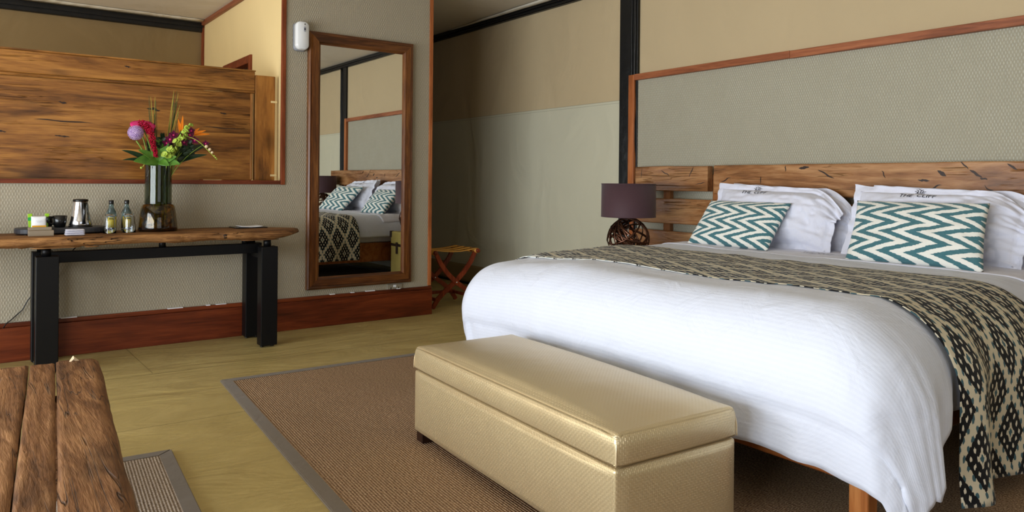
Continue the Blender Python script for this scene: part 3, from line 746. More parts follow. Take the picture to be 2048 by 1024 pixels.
# monstera leaf lobes in front
f = flower('monstera_leaf', 'large split green leaf at the front of the vase rim', 'leaf')
obj('stem', tube(NB(), stem_pts(1.0, 1.30, 5.38, (1.0, 5.42)), .005, 6), GREEN, f, True)
def leaf(p0, p1, w, sag=.02, side=(0, -1, .45), curl=.2, n=14, wide=.6, twist=0):
    p0, p1 = Vector(p0), Vector(p1); d = p1-p0; sd = d.normalized().cross(Vector(side).normalized()); up = sd.cross(d.normalized())
    def g(u, v):
        c = p0+d*u+Vector((0, 0, -sag*4*(u-.0)**2*.5+sag*2*u*(1-u)))
        ww = w*max(0, math.sin(PI*min(1, u**wide)))**.8*(1 if u < 1 else 0)+.0006
        q = (v-.5)*2
        return c+sd*ww*q+up*(curl*ww*q*q)
    return grid(NB(), g, n, 6, .0008)
R0 = (1.005, 5.375, 1.305)
for p1, w in (((.845, 5.31, 1.318), .046), ((.875, 5.34, 1.395), .030), ((.965, 5.36, 1.44), .034), ((1.06, 5.36, 1.43), .036), ((1.11, 5.33, 1.355), .044), ((1.13, 5.31, 1.305), .042), ((.92, 5.31, 1.30), .036), ((1.06, 5.31, 1.292), .040)):
    obj('lobe', leaf(R0, p1, w, .008), GREEN, f, True)
# dark strap leaves
for lb, p0, p1, w in (('dark green strap leaf reaching low to the left of the vase', (.97, 5.44, 1.30), (.79, 5.42, 1.40), .020), ('narrow dark green leaf lowest on the left of the bouquet', (.96, 5.46, 1.30), (.80, 5.45, 1.335), .014), ('broad dark green leaf fanning out to the right of the bouquet', (1.08, 5.47, 1.30), (1.37, 5.50, 1.47), .032), ('dark green leaf lower right of the bouquet behind the orchid stem', (1.08, 5.45, 1.29), (1.33, 5.43, 1.385), .024), ('small upright dark green leaf behind the crimson tassel', (.99, 5.50, 1.32), (.955, 5.50, 1.47), .02)):
    f = flower('strap_leaf', lb, 'leaf'); obj('blade', leaf(p0, p1, w, .012), DGREEN, f, True)
    obj('stem', tube(NB(), bez((vc[0], vc[1], ZT+.03), (vc[0]+(p0[0]-vc[0])*.7, p0[1], 1.15), p0, 8), .004, 6), DGREEN, f, True)
# tall blades
for lb, bs, tip, n, sp in (('tuft of tall striped grass blades at the left centre of the bouquet', (1.005, 5.49, 1.33), (.995, 5.49, 1.755), 11, .034), ('taller tuft of striped grass blades leaning right', (1.08, 5.49, 1.32), (1.145, 5.50, 1.80), 15, .026)):
    f = flower('tall_grass', lb, 'plant')
    obj('stem', tube(NB(), bez((vc[0], vc[1], ZT+.04), (vc[0], vc[1], 1.1), bs, 8), .006, 6), STEMG, f, True)
    for i in range(n+3):
        b0 = Vector(bs)+Vector((random.uniform(-.016, .014), random.uniform(-.012, .012), 0)); t = Vector(tip)+Vector((random.uniform(-sp, sp*.5), random.uniform(-.03, .03), -abs(random.gauss(0, .11)) if i else 0))
        m = (b0+t)/2+Vector((random.uniform(-.012, .012), 0, 0))
        P = bez(b0, m, t, 10)
        obj('grass_blade', tube(NB(), P, [.0105*(1-j/10)**.7+.0006 for j in range(11)], 4, flat=.0008), BLADE if i % 2 else BLADED, f)
# bells of ireland
f = flower('bells_of_ireland', 'lime green spike of bell flowers right of centre')
sp_pts = bez((1.06, 5.36, 1.34), (1.12, 5.35, 1.42), (1.20, 5.36, 1.56), 10)
obj('stem', tube(NB(), bez((vc[0]+.03, vc[1], ZT+.04), (1.05, 5.42, 1.2), (1.06, 5.36, 1.34), 6)+sp_pts[1:], .004, 6), STEMG, f, True)
for i in range(26):
    p = sp_pts[min(10, int(i/26*11))]+Vector((random.uniform(-.01, .01), 0, random.uniform(-.008, .008))); a = i*2.4; d = Vector((math.cos(a), -abs(math.sin(a))*.8, .35)).normalized(); s, t = frame_of(d)
    c = p+d*(.022-.009*i/26); r = .026-.012*i/26
    bm = NB(); rings = []
    for k, (rr, dd) in enumerate(((.2, -.5), (.6, -.1), (1, .25), (.75, .1), (.15, -.2))):
        rings.append([bm.verts.new(c+(s*math.cos(2*PI*j/8)+t*math.sin(2*PI*j/8))*r*rr*(1+.15*math.cos(4*PI*j/8))+d*r*dd) for j in range(8)])
    for a_, b_ in zip(rings, rings[1:]):
        for j in range(8): bm.faces.new((a_[j], a_[(j+1) % 8], b_[(j+1) % 8], b_[j]))
    obj('bell', bm, LIME, f, True)
# bird of paradise
for lb, b0, tips in (('bird of paradise bloom with two upright orange sepals', (1.155, 5.42, 1.50), ((1.135, 5.42, 1.60), (1.163, 5.41, 1.625))), ('bird of paradise bloom with orange sepals pointing right', (1.215, 5.42, 1.50), ((1.275, 5.42, 1.545), (1.315, 5.41, 1.53), (1.345, 5.42, 1.505)))):
    f = flower('bird_of_paradise', lb)
    obj('stem', tube(NB(), stem_pts(b0[0], b0[2], b0[1]), .005, 6), STEMG, f, True)
    for tp in tips: obj('sepal', leaf(b0, tp, .010, .0, (0, -1, .2)), ORANGE, f, True)
    obj('spathe', tube(NB(), [Vector(b0)+Vector((-.03, 0, -.03)), b0, Vector(b0)+(Vector(tips[0])-Vector(b0))*.25], [.004, .010, .003], 8), DGREEN, f, True)
# orchids
def petal(c, d, r, n=5):
    out = []
    s, t = frame_of(d)
    for i in range(n):
        a = 2*PI*i/n+.3; e = (s*math.cos(a)+t*math.sin(a)); out.append(leaf(c, Vector(c)+e*r+d*r*.2, r*.42, 0, tuple(d)))
    return out
for i, (c, r) in enumerate((((1.075, 5.37, 1.455), .030), ((1.10, 5.39, 1.485), .028), ((1.06, 5.40, 1.43), .026), ((1.20, 5.38, 1.49), .026), ((1.235, 5.39, 1.455), .024), ((1.305, 5.38, 1.435), .020), ((1.215, 5.40, 1.52), .022), ((1.17, 5.40, 1.44), .024))):
    lb = ['magenta orchid bloom left of the lime bells, largest one', 'magenta orchid bloom just above the largest one', 'dark magenta orchid bloom lowest left of the lime bells', 'magenta orchid bloom right of the lime bells', 'magenta orchid bloom above the arching bud stem', 'small magenta orchid bloom farthest right near the buds', 'dark orchid bloom just under the orange sepals', 'magenta orchid bloom behind the lime bells'][i]
    f = flower('orchid', lb)
    obj('stem', tube(NB(), stem_pts(c[0], c[2], c[1]+.01), .0025, 6), STEMG, f, True)
    r *= 1.25
    for pm in petal(c, Vector((.15, -1, .25)).normalized(), r): obj('petal', pm, MAGENTA, f, True)
    obj('lip', blob((c[0], c[1]-.006, c[2]), r*.22, 6), PINK, f, True)
f = flower('orchid_bud_stem', 'arching green stem with cream buds drooping to the right')
P = bez((1.16, 5.36, 1.48), (1.23, 5.34, 1.48), (1.30, 5.34, 1.40), 8)+bez((1.30, 5.34, 1.40), (1.34, 5.34, 1.36), (1.372, 5.34, 1.325), 6)[1:]
obj('stem', tube(NB(), stem_pts(1.16, 1.48, 5.36)+P[1:], .0022, 6), LIME, f, True)
for x, z, r in ((1.30, 1.415, .011), (1.322, 1.395, .0105), (1.338, 1.375, .009), (1.352, 1.352, .005), (1.362, 1.34, .0045), (1.37, 1.33, .0035)): obj('bud', blob((x, 5.335, z), r, 8), CREAMB if r > .006 else LIME, f, True)
# filler foliage
for lb, cx, cz, n in (('bushy dark green filler foliage in the bouquet centre', 1.04, 1.43, 60), ('light green filler sprig at the front centre', 1.03, 1.39, 26), ('dark fern-like foliage low right behind the bells', 1.18, 1.40, 60)):
    f = flower('foliage_sprig', lb, 'leaf'); obj('stem', tube(NB(), stem_pts(cx, cz-.02, 5.44), .004, 6), STEMG, f, True)
    bm = NB()
    for i in range(n):
        a = random.uniform(0, 2*PI); p0 = Vector((cx+random.uniform(-.03, .03), 5.44+random.uniform(-.04, .03), cz+random.uniform(-.05, .03)))
        p1 = p0+Vector((math.cos(a)*.05, -abs(math.sin(a))*.02, random.uniform(.0, .055)))
        t = leaf(p0, p1, .014, 0); me = bpy.data.meshes.new('t'); t.to_mesh(me); t.free(); bm.from_mesh(me); bpy.data.meshes.remove(me)
    obj('leaves', bm, GREEN if 'light' in lb else DGREEN, f, True, kind='stuff')
f = flower('orchid_sprig', 'drooping magenta floret and lime tip hanging at the left of the vase rim')
obj('stem', tube(NB(), [(1.0, 5.45, ZT+.1), (.975, 5.42, 1.25), (.955, 5.38, 1.325), (.925, 5.365, 1.30), (.905, 5.36, 1.26)], .002, 6), LIME, f, True)
obj('floret', blob((.925, 5.36, 1.30), .013, 8), MAGENTA, f, True); obj('tip', blob((.90, 5.36, 1.262), .008, 8), LIME, f, True)
# ================================================================== RUGS
def rug(name, P0, ex, ey, wx, wy, bw, mat, label, z=.0105, brd=TAPE):
    ex, ey = Vector(ex).normalized(), Vector(ey).normalized(); P0 = Vector(P0)
    t = thing(name, (P0.x, P0.y, 0), label, 'rug')
    def quad(a, b, c, d, z0, z1):
        bm = NB(); L = [P0+ex*p[0]+ey*p[1] for p in (a, b, c, d)]
        lo = [bm.verts.new((p.x, p.y, z0)) for p in L]; hi = [bm.verts.new((p.x, p.y, z1)) for p in L]
        bm.faces.new(lo[::-1]); bm.faces.new(hi)
        for i in range(4): bm.faces.new((lo[i], lo[(i+1) % 4], hi[(i+1) % 4], hi[i]))
        return bm
    obj('pile', quad((bw*.8, bw*.8), (wx-bw*.8, bw*.8), (wx-bw*.8, wy-bw*.8), (bw*.8, wy-bw*.8), .001, z), mat, t)
    zz = z+.0025
    def bd(*q):
        b = quad(*q, .001, zz); bmesh.ops.bevel(b, geom=[e for e in b.edges if abs(e.verts[0].co.z-zz) < 1e-5 and abs(e.verts[1].co.z-zz) < 1e-5], offset=.003, segments=2, affect='EDGES'); return b
    obj('border', bd((0, 0), (wx, 0), (wx-bw, bw), (bw, bw)), brd, t); obj('border', bd((0, wy), (bw, wy-bw), (wx-bw, wy-bw), (wx, wy)), brd, t)
    obj('border', bd((0, 0), (bw, bw), (bw, wy-bw), (0, wy)), brd, t); obj('border', bd((wx, 0), (wx, wy), (wx-bw, wy-bw), (wx-bw, bw)), brd, t)
rug('sisal_rug', (1.186, 4.504, 0), (1, -.034, 0), (-.0685, -1, 0), 3.25, 4.6, .062, SISAL, 'large brown sisal rug with grey-brown border under the bed and bench')
rug('sisal_rug', (.713, 3.475, 0), (-1, .075, 0), (-.0627, -1, 0), 1.9, 2.3, .058, SISAL2, 'small sisal rug with grey border under the plank coffee table')
# ================================================================== COFFEE TABLE
cf = thing('coffee_table', (-.1, 2.5, 0), 'low rustic coffee table of thick aged wooden planks at the lower left', 'table')
CA = math.atan2(.122, 1.6)
def plank(xa, xb, seed, rightround=False, zt=.45, yfar=3.44, ynear=.9, thick=.075):
    bm = NB(); ny = 90; nx = 14; ex = Vector((math.cos(CA), -math.sin(CA), 0)); ey = Vector((math.sin(CA), math.cos(CA), 0)); O = Vector((.418, 3.47, 0))
    rings = []
    for j in range(ny+1):
        t = j/ny; v = -(3.47-ynear)*(1-t) + (yfar-3.47)*t
        R = []
        def P(x, z):
            jx = .0
            return bm.verts.new(O+ex*(x+jx)+ey*(v + (.012*fbm(x*12, seed) if j == ny else 0))+Vector((0, 0, z)))
        L0 = xa+.0022*fbm(v*3, seed)+.0015*fbm(v*14, seed); R0_ = xb+.0022*fbm(v*3, seed+1)+.0015*fbm(v*14, seed+2)
        if rightround: R0_ += .014*fbm(v*2.3, 4)
        for i in range(nx+1):
            s = i/nx; x = L0+(R0_-L0)*s; z = zt
            z += .0035*fbm(x*9, v*1.2, seed)+.0018*fbm(x*60, v*3, seed)
            e = min(s, 1-s)*(xb-xa)
            if e < .01: z -= (.01-e)*.5
            if rightround:
                r = .05; q = R0_-x
                if q < r: z -= r-math.sqrt(max(0, r*r-(r-q)**2))
            R.append(P(x, z))
        R.append(P(R0_-.004, zt-thick)); R.append(P(L0+.004, zt-thick)); rings.append(R)
    n = len(rings[0])
    for a, b in zip(rings, rings[1:]):
        for i in range(n): bm.faces.new((a[i], a[(i+1) % n], b[(i+1) % n], b[i]))
    bm.faces.new(rings[0]); bm.faces.new(rings[-1]); return bm
obj('plank', plank(-.139, .022, 3.1, True, yfar=3.485), COFFEE, cf, True)
obj('plank', plank(-.227, -.1425, 7.7, yfar=3.47), COFFEE, cf, True)
obj('plank', plank(-.40, -.2305, 12.3, yfar=3.455), COFFEE, cf, True)
obj('plank', plank(-.56, -.407, 15.1, yfar=3.46), COFFEE, cf, True)
obj('plank', plank(-.72, -.566, 19.4, yfar=3.46), COFFEE, cf, True)
obj('wood_chip', tube(NB(), [(.325, 3.462, .447), (.338, 3.466, .462), (.358, 3.468, .447)], [.004, .010, .003], 6), CREAMB, cf, label='pale splintered chip')
for lx, ly in ((.22, 3.2), (-.2, 3.23), (.05, 1.1), (-.36, 1.13)):
    obj('leg', bx((lx-.05, ly-.05, .013), (lx+.05, ly+.05, .375), .006), COFFEE, cf)
# ================================================================== STORAGE BENCH
BRZ = -math.atan2(.075, 1.41)
be_ = thing('storage_bench', (1.868, 2.27, 0), 'gold basket-weave upholstered storage bench at the foot of the bed', 'bench', rz=BRZ)
def cushion_box(hx, hy, z0, z1, bulge, seg=18, r=.012, topb=.0, rnd=0):
    bm = NB(); box(bm, (-hx, -hy, z0), (hx, hy, z1))
    bmesh.ops.subdivide_edges(bm, edges=bm.edges[:], cuts=seg, use_grid_fill=True)
    uvl = bm.loops.layers.uv.verify(); bm.normal_update()
    for fc in bm.faces:
        n_ = fc.normal
        for l in fc.loops:
            p = l.vert.co; l[uvl].uv = (p.y, p.z) if abs(n_.x) > .5 else ((p.x, p.z) if abs(n_.y) > .5 else (p.y, p.x))
    for v in bm.verts:
        x, y, z = v.co; a, b, c = x/hx, y/hy, (z-z0)/(z1-z0)*2-1
        f = lambda q: max(0, 1-q*q)
        if abs(a) > .999: v.co.x += math.copysign(bulge*f(b)**.35*f(c)**.6, x)
        if abs(b) > .999: v.co.y += math.copysign(bulge*f(a)**.35*f(c)**.6, y)
        if c > .999: v.co.z += topb*(f(a)**.62*f(b)**.62)
        if rnd and c > 0: v.co.x -= math.copysign(rnd*c**3*abs(a)**5*.45, x); v.co.y -= math.copysign(rnd*c**3*abs(b)**5*.45, y)
    bmesh.ops.bevel(bm, geom=[e for e in bm.edges if len(e.link_faces) == 2 and e.calc_face_angle(0) > .9], offset=r, segments=3, profile=.6, affect='EDGES')
    return bm
obj('body', cushion_box(.268, .690, .058, .333, .012), GOLD, be_, True, local=True)
obj('lid', cushion_box(.270, .694, .338, .441, .010, topb=.040, rnd=.022), GOLD, be_, True, local=True)
for sx, sy in ((-1, 1), (-1, -1), (1, 1), (1, -1)):
    obj('foot', bx((sx*.23-.03, sy*.65-.03, .013), (sx*.23+.03, sy*.65+.03, .062), .003), DARKW, be_, local=True)
for sx, sy in ((-1, -1), (-1, 1), (1, -1), (1, 1)):
    obj('piping', tube(NB(), [(sx*(.2695-.011*(i/8)**3), sy*(.6935-.011*(i/8)**3), .343+.088*i/8) for i in range(9)], .0022, 8), GOLD, be_, True, local=True)
rc = obj('red_tag', bx((1.74, 2.86, .012), (1.765, 2.875, .02), .002, 1), plain('red_plastic', (190, 30, 40), .5), None); tag(rc, 'tiny red plastic scrap on the rug under the bench', 'scrap')
# ================================================================== BED
YC = 2.43; BY0, BY1 = 1.28, 3.57
bd = thing('bed', (3.5, YC, 0), 'wide wooden bed frame and mattress beneath the white duvet', 'bed')
obj('foot_board', bx((2.415, BY0+.03, .185), (2.455, BY1-.03, .42), .006), BEDW, bd)
obj('side_rail', bx((2.46, BY0, .27), (4.52, BY0+.045, .46), .006), BEDW, bd); obj('side_rail', bx((2.46, BY1-.045, .24), (4.52, BY1, .46), .006), BEDW, bd)
for x in (2.41, 4.42):
    for y in (BY0-.008, BY1-.06): obj('leg', bx((x, y, .013), (x+.065, y+.068, .43), .006), BEDWZ, bd)
obj('bed_base', bx((2.43, BY0+.05, .24), (4.50, BY1-.05, .44), .01), BLACKC, bd)
mt = obj('mattress', cushion_box(1.02, 1.12, .44, .68, .01, 10, .03), LINEN, bd, True, local=True); mt.location = (-.01, 0, 0)
# drape surface -----------------------------------------------------
def prof(s, a=.25, b=.27):
    """out, drop after arclength s beyond the start of the rounding"""
    if s <= 0: return 0, 0
    n = 40; o = d = acc = 0; po, pd_ = 0, 0
    for i in range(1, n+1):
        th = PI/2*i/n; o = a*math.sin(th); d = b*(1-math.cos(th)); l = math.hypot(o-po, d-pd_)
        if acc+l >= s:
            t = (s-acc)/l; return po+(o-po)*t, pd_+(d-pd_)*t
        acc += l; po, pd_ = o, d
    e = s-acc; return a-.03*min(1, e/.3)*1.0+.0, b+e
ZTOP = .765; XF = 2.49; YN, YF = 1.42, 3.44
def drape(X, Y, off=0, rip=1, seed=0):
    sx = max(0, XF-X); near = Y < YC; sy = max(0, YN-Y) if near else max(0, Y-YF)
    px_, py_ = min(X, XF)*0+max(X, XF), min(max(Y, YN), YF)
    pn = 2.5 if near else 1.75; s = (sx**pn+sy**pn)**(1/pn) if (sx > 0 or sy > 0) else 0
    o, d = prof(s)
    z = ZTOP-d
    # soft fill
    z += .010*fbm(X*2.1, Y*2.1, 1+seed)-.012*(1-math.exp(-max(0, .25-min(X-XF, Y-YN, YF-Y))**2*18))*(1 if s == 0 else 0)*0
    if s > 0:
        ux, uy = sx/s, sy/s; cor = min(ux, uy)
        along = (Y*sx+X*sy)/(sx+sy)
        h = min(1, s/.45)
        r = rip*h*(.010*fbm(along*5, .3*s, 3+seed)+.016*fbm(along*2.2, s*.4, 8+seed))
        an = math.atan2(sy, sx); r += rip*h*h*cor*(.022*math.sin(an*4.2+.2)+.0)
        o += r
        n = math.hypot(ux, uy)
        P = Vector((px_-ux*(o+off), py_+(-uy if near else uy)*(o+off), z))
        if d < .25: P.z += off*(1-d/.25)
    else: P = Vector((px_, py_, z+off))
    if Y > YF-.5: P.z -= .05*math.exp(-((X-XF)/.35)**2-((Y-YF)/.35)**2)
    return P
def duv(u, v):
    X = 4.42-(4.42-(XF-.638))*u; g = min(1, max(0, (2.75-X)/.4)); g = g*g*(3-2*g); yn = YN-.50-.20*g; yf = YF+.37+.14*g; Y = yn+(yf-yn)*v
    P = drape(X, Y, .0)
    # gathered hem
    sx = max(0, XF-X); sy_ = max(0, YN-Y, Y-YF); calm = 1-min(1, min(sx, sy_)/.12)
    if sx > .45: P.x += calm*.016*math.sin(Y*17+4*fbm(Y*2, 2))*(sx-.45)/.2+.012; P.z += .022*fbm(Y*4.3, 5)*(sx-.45)/.2
    ry = max(YN-Y, Y-YF)
    if ry > .35: P.z += .012*fbm(X*8, 6)*(ry-.35)/.1; P.y += calm*.012*math.sin(X*30)*min(1, (ry-.35)/.1)
    P.z += .0035*fbm(X*8, Y*8, 4)
    if Y < YN and X < 2.85:
        t = min(1, (2.85-X)/.45); t = t*t*(3-2*t); hh = min(1, max(0, ZTOP-P.z)/.55); P.y -= .125*t*hh*min(1, (YN-Y)/.25)
    # foot-side pleat lines
    if sx > .1: P.x -= .016*max(0, fbm(Y*7+sx*1.5, 1.0, 2))*min(1, (sx-.1)/.4)
    return P
du = obj('duvet', grid(NB(), duv, 120, 170, .012, lambda u, v: (u*2.55, v*2.9)), DUVET, None, True)
tag(du, 'puffy white striped duvet covering the bed and hanging over its foot', 'duvet')
def thr(u, v):
    Y0, Y1 = YN-.815, YF+.62; Y = Y0+(Y1-Y0)*v
    hn = max(0, (YN-Y-.15)/.7)
    X = 2.68+.87*u + .03*math.sin(v*5)*.5
    dX = .0
    P = drape(X, Y, .018, 1, 0)
    if hn > 0:
        hn = min(1, hn)
        # free hang: folds in the near side drop
        P.y += -.02*hn+hn**.7*(-.075*math.exp(-((u-.14)/.12)**2)+.03*math.exp(-((u-.36)/.10)**2)-.035*math.exp(-((u-.62)/.12)**2)+.01*math.exp(-((u-.85)/.1)**2))
        P.x += hn*(.085+.05*u)
        
    hf = max(0, (Y-YF-.2)/.4)
    if hf > 0: P.y += .02*min(1, hf)*math.sin(u*14)
    P.z += .002*fbm(X*8, Y*8, 4)+.0035*fbm(X*8, Y*8, 4)
    ds = YN-Y
    if ds > .06: P.y -= .016*min(1, (ds-.06)/.1)
    df = Y-YF
    if df > .04: P.y += .034*min(1, (df-.04)/.15); P.z += .004
    P.z = max(P.z, .03)
    return P
th = obj('bed_runner', grid(NB(), thr, 60, 170, .003, lambda u, v: (u*.87, v*3.48)), THROW, None, True)
tag(th, 'black, cream and teal diamond ikat throw laid across the bed', 'throw')
# turned-down sheet near the pillows
def shf(u, v):
    X = 4.40-.52*u+.02*fbm(v*4, 2); Y = (YN-.2)+(YF+.2-(YN-.2))*v
    P = drape(X, Y, .010, .5); P.z += .0035*fbm(X*8, Y*8, 4)+.003*fbm(X*14, Y*3, 9); return P
ts = obj('turned_sheet', grid(NB(), shf, 20, 100, .004), LINEN, None, True); tag(ts, 'white top sheet turned down over the duvet below the pillows', 'sheet')
# ---------------- pillows
def pillow_fn(c, R, U, w, h, T, seed, pinch=.05, wr=.010, fl=0, droop=None, flat_bottom=True):
    c, R, U = Vector(c), Vector(R).normalized(), Vector(U).normalized(); N = R.cross(U).normalized()
    def f(u, v, side):
        a, b = u*2-1, v*2-1
        fa, fb = max(0, 1-abs(a)**2.6), max(0, 1-abs(b)**2.6)
        if fl:
            ka, kb = min(1, abs(a)/(1-fl/w*2)), min(1, abs(b)/(1-fl/h*2))
            fa, fb = max(0, 1-ka**2.6), max(0, 1-kb**2.6)
        th = T*(fa*fb)**.5
        x = a*w/2*(1-pinch*(1-b*b)*abs(a)**3*.8); y = b*h/2*(1-pinch*1.6*(1-a*a)*abs(b)**3)
        wn = wr*(fbm(a*3+seed, b*3, 1)+.6*fbm(a*7+seed, b*7, 4)+.3*fbm(a*15, b*9+seed, 1))*(.35+.65*min(1, th/T))
        if wr > .015:
            g = max(0, min(1, (a-.15)/.5)); wn += .016*g*(max(0, 1-3*abs(fbm(a*2.6+seed, b*3.4, 7)))**2)-.012*g*(max(0, 1-4*abs(fbm(a*4+seed, b*2, 5)))**2)
        P = c+R*x+U*y+N*(side*(th/2+.0012)+wn)
        if fl:
            e = max(abs(a), abs(b)); 
            if e > .86: P += N*(.02*fbm(a*5+seed*3, b*5, 2)*(e-.86)/.14)
        if droop:
            P += droop(a, b)
        return P
    return f, N
def pillow(name, label, cat, mat, c, R, U, w, h, T, seed, n=(44, 30), **kw):
    f, N = pillow_fn(c, R, U, w, h, T, seed, **kw); bm = NB()
    uvl = lambda u, v: (u*w, v*h)
    grid(bm, lambda u, v: f(u, v, 1), n[0], n[1], 0, uvl); grid(bm, lambda u, v: f(u, v, -1), n[0], n[1], 0, uvl)
    bmesh.ops.remove_doubles(bm, verts=bm.verts, dist=.0028)
    o = obj(name, bm, mat, None, True); tag(o, label, cat); return o, f
def text_bm(body, size):
    cu_ = bpy.data.curves.new('t', 'FONT'); cu_.body = body; cu_.size = size; cu_.resolution_u = 3; cu_.align_x = 'CENTER'
    o = bpy.data.objects.new('t', cu_); COL.objects.link(o); dg = bpy.context.evaluated_depsgraph_get()
    me = bpy.data.meshes.new_from_object(o.evaluated_get(dg)); bm = NB(); bm.from_mesh(me); bpy.data.meshes.remove(me); bpy.data.objects.remove(o); bpy.data.curves.remove(cu_)
    return bm
def logo(surf, parent, k):
    """THE | CLIFF with a little tree emblem; surf(x, y) -> 3-D point (metres on the cloth)"""
    bm = text_bm('THE  CLIFF', .040*k)
    for v in bm.verts: v.co.x *= 1.05; v.co.z = 0
    for e in bm.verts: pass
    bmesh.ops.subdivide_edges(bm, edges=[e for e in bm.edges if e.calc_length() > .008*k], cuts=1)
    def bar(x0, y0, x1, y1, w):
        d = Vector((x1-x0, y1-y0, 0)); p = Vector((-d.y, d.x, 0)).normalized()*w/2
        a, b = Vector((x0, y0, 0)), Vector((x1, y1, 0)); bm.faces.new([bm.verts.new(q) for q in (a-p, b-p, b+p, a+p)])
    g = k*.01; cx = -1.35*g
    bar(cx, -.9*g, cx, 4.6*g, .18*g)
    for x0, y0, x1, y1 in ((0, 4.2, -1.8, 6.2), (0, 4.2, 1.5, 6.4), (-.8, 5.1, -2.4, 5.2), (-1.8, 6.2, -3, 6.6), (-1.2, 5.6, -1.2, 7.4), (.7, 5.2, 2.4, 5.6), (1.5, 6.4, 3.0, 6.8), (0, 5, .2, 7.8), (.2, 7.2, 1.4, 8.2), (.2, 7.8, -1.2, 8.4), (-1.2, 7.4, -2.4, 7.8), (1.0, 5.8, 1.6, 7.4)):
        bar(cx+x0*g, y0*g, cx+x1*g, y1*g, .34*g)
    for v in bm.verts: v.co = Vector(surf(v.co.x, v.co.y))
    obj('embroidery', bm, INK, parent, label='black embroidered lettering and tree emblem')
UP1 = (.42, 0, 1)
def droopL(a, b):
    q = max(0, a-.55)/.45; t = max(0, b-.0)
    return Vector((-.02*q, 0, -.13*q*q*t-.03*q))+Vector((0, 0, -.03*max(0, (a+.7))*max(0, b)*.5))
# (R points to -Y so that u runs left to right in the photograph)
def mk_pillow(label, yc, front, seed, logo_at=None, dz=0, rot=0, w=.96, dr=droopL):
    x = 4.325 if front else 4.43
    R = Vector((0, -1, rot)); U = Vector((.40 if front else .25, 0, 1))
    o, f = pillow('pillow', label, 'pillow', LINEN, (x-.02, yc, ZTOP+.215+dz), R, U, w, .46, .17 if front else .12, seed, (72, 44), fl=.045, wr=.021, droop=dr, pinch=.03)
    # the outward normal of R x U faces +x, so the photographed face is side -1
    if logo_at:
        u0, v0 = logo_at
        def surf(x, y):
            P = f(u0+x/w, v0+y/.46, 1); Nn = Vector(R).normalized().cross(U.normalized()); return P+Nn*.0042
        logo(surf, o, 1.0)
    return o
mk_pillow('white pillow behind the front pillow at the left of the bed', 2.90, False, 4.4, dz=-.01, w=.93)
mk_pillow('white pillow with embroidered lettering behind the smaller left cushion', 2.95, True, 1.3, (.36, .80))
mk_pillow('white pillow behind the front pillow at the right of the bed', 1.86, False, 6.1, dz=-.01, w=.96)
mk_pillow('white pillow with embroidered lettering behind the larger right cushion', 1.93, True, 9.2, (.42, .80))
def quadcush(label, BL, BR, TL, TR, T, mat, seed):
    BL, BR, TL, TR = map(Vector, (BL, BR, TL, TR)); c = (BL+BR+TL+TR)/4; R = ((BR-BL)+(TR-TL)); U = ((TL-BL)+(TR-BR)); w = R.length/2; h = U.length/2
    return pillow('cushion', label, 'cushion', mat, c, R, U, w*1.03, h*1.03, T, seed, (50, 36), wr=.006, pinch=.045)[0]
quadcush('smaller teal and white chevron cushion at the left of the bed', (3.985, 3.385, .78), (4.0, 2.765, .78), (4.235, 3.375, 1.067), (4.235, 2.765, 1.067), .13, CHEV_L, 2.2)
quadcush('larger teal and white chevron cushion at the right of the bed', (3.965, 2.215, .78), (3.915, 1.535, .78), (4.225, 2.315, 1.093), (4.205, 1.595, 1.103), .13, CHEV_R, 5.5)
def sheet_surf(x, y):
    X = 4.02+y*1.0; Y = 2.44-x
    P = drape(X, Y, .010, .5); P.z += .0035*fbm(X*8, Y*8, 4)+.003*fbm(X*14, Y*3, 9)+.010; return P
logo(sheet_surf, ts, 1.0)
# ---------------- headboard
hd = thing('headboard', (4.57, YC, 0), 'rustic slatted wooden headboard against the woven panel', 'headboard')
def hplank(y0, y1, z0, z1, seed, x0=4.545, x1=4.60):
    bm = NB(); n = max(6, int((y1-y0)/.06)); rings = []
    for i in range(n+1):
        y = y0+(y1-y0)*i/n; a = z1+.004*fbm(y*3, seed)+.002*fbm(y*13, seed); b = z0+.006*fbm(y*2.2, seed+3)
        xx = x0+.003*fbm(y*4, seed+9)
        rings.append([bm.verts.new(p) for p in ((x1, y, a), (xx+.006, y, a), (xx, y, a-.006), (xx-.001, y, (a+b)/2), (xx, y, b+.006), (xx+.006, y, b), (x1, y, b))])
    m = len(rings[0])
    for a, b in zip(rings, rings[1:]):
        for i in range(m): bm.faces.new((a[i], a[(i+1) % m], b[(i+1) % m], b[i]))
    bm.faces.new(rings[0]); bm.faces.new(rings[-1]); return bm
obj('plank', hplank(3.668, 4.43, 1.128, 1.328, 1.5), HEADW, hd); obj('plank', hplank(.45, 3.612, 1.112, 1.330, 3.9), HEADW, hd)
obj('plank', hplank(.45, 4.43, .862, 1.066, 5.2, 4.55), HEADW, hd); obj('plank', hplank(.45, 4.43, .60, .803, 8.8, 4.55), HEADW, hd); obj('plank', hplank(.45, 4.43, .34, .54, 11.8, 4.55), HEADW, hd)
for y in (4.13, 3.63, 2.43, 1.25, .72): obj('batten', bx((4.60, y-.035, .02), (4.643, y+.035, 1.24 if y != 3.63 else 1.26), .003), HEADZ, hd)
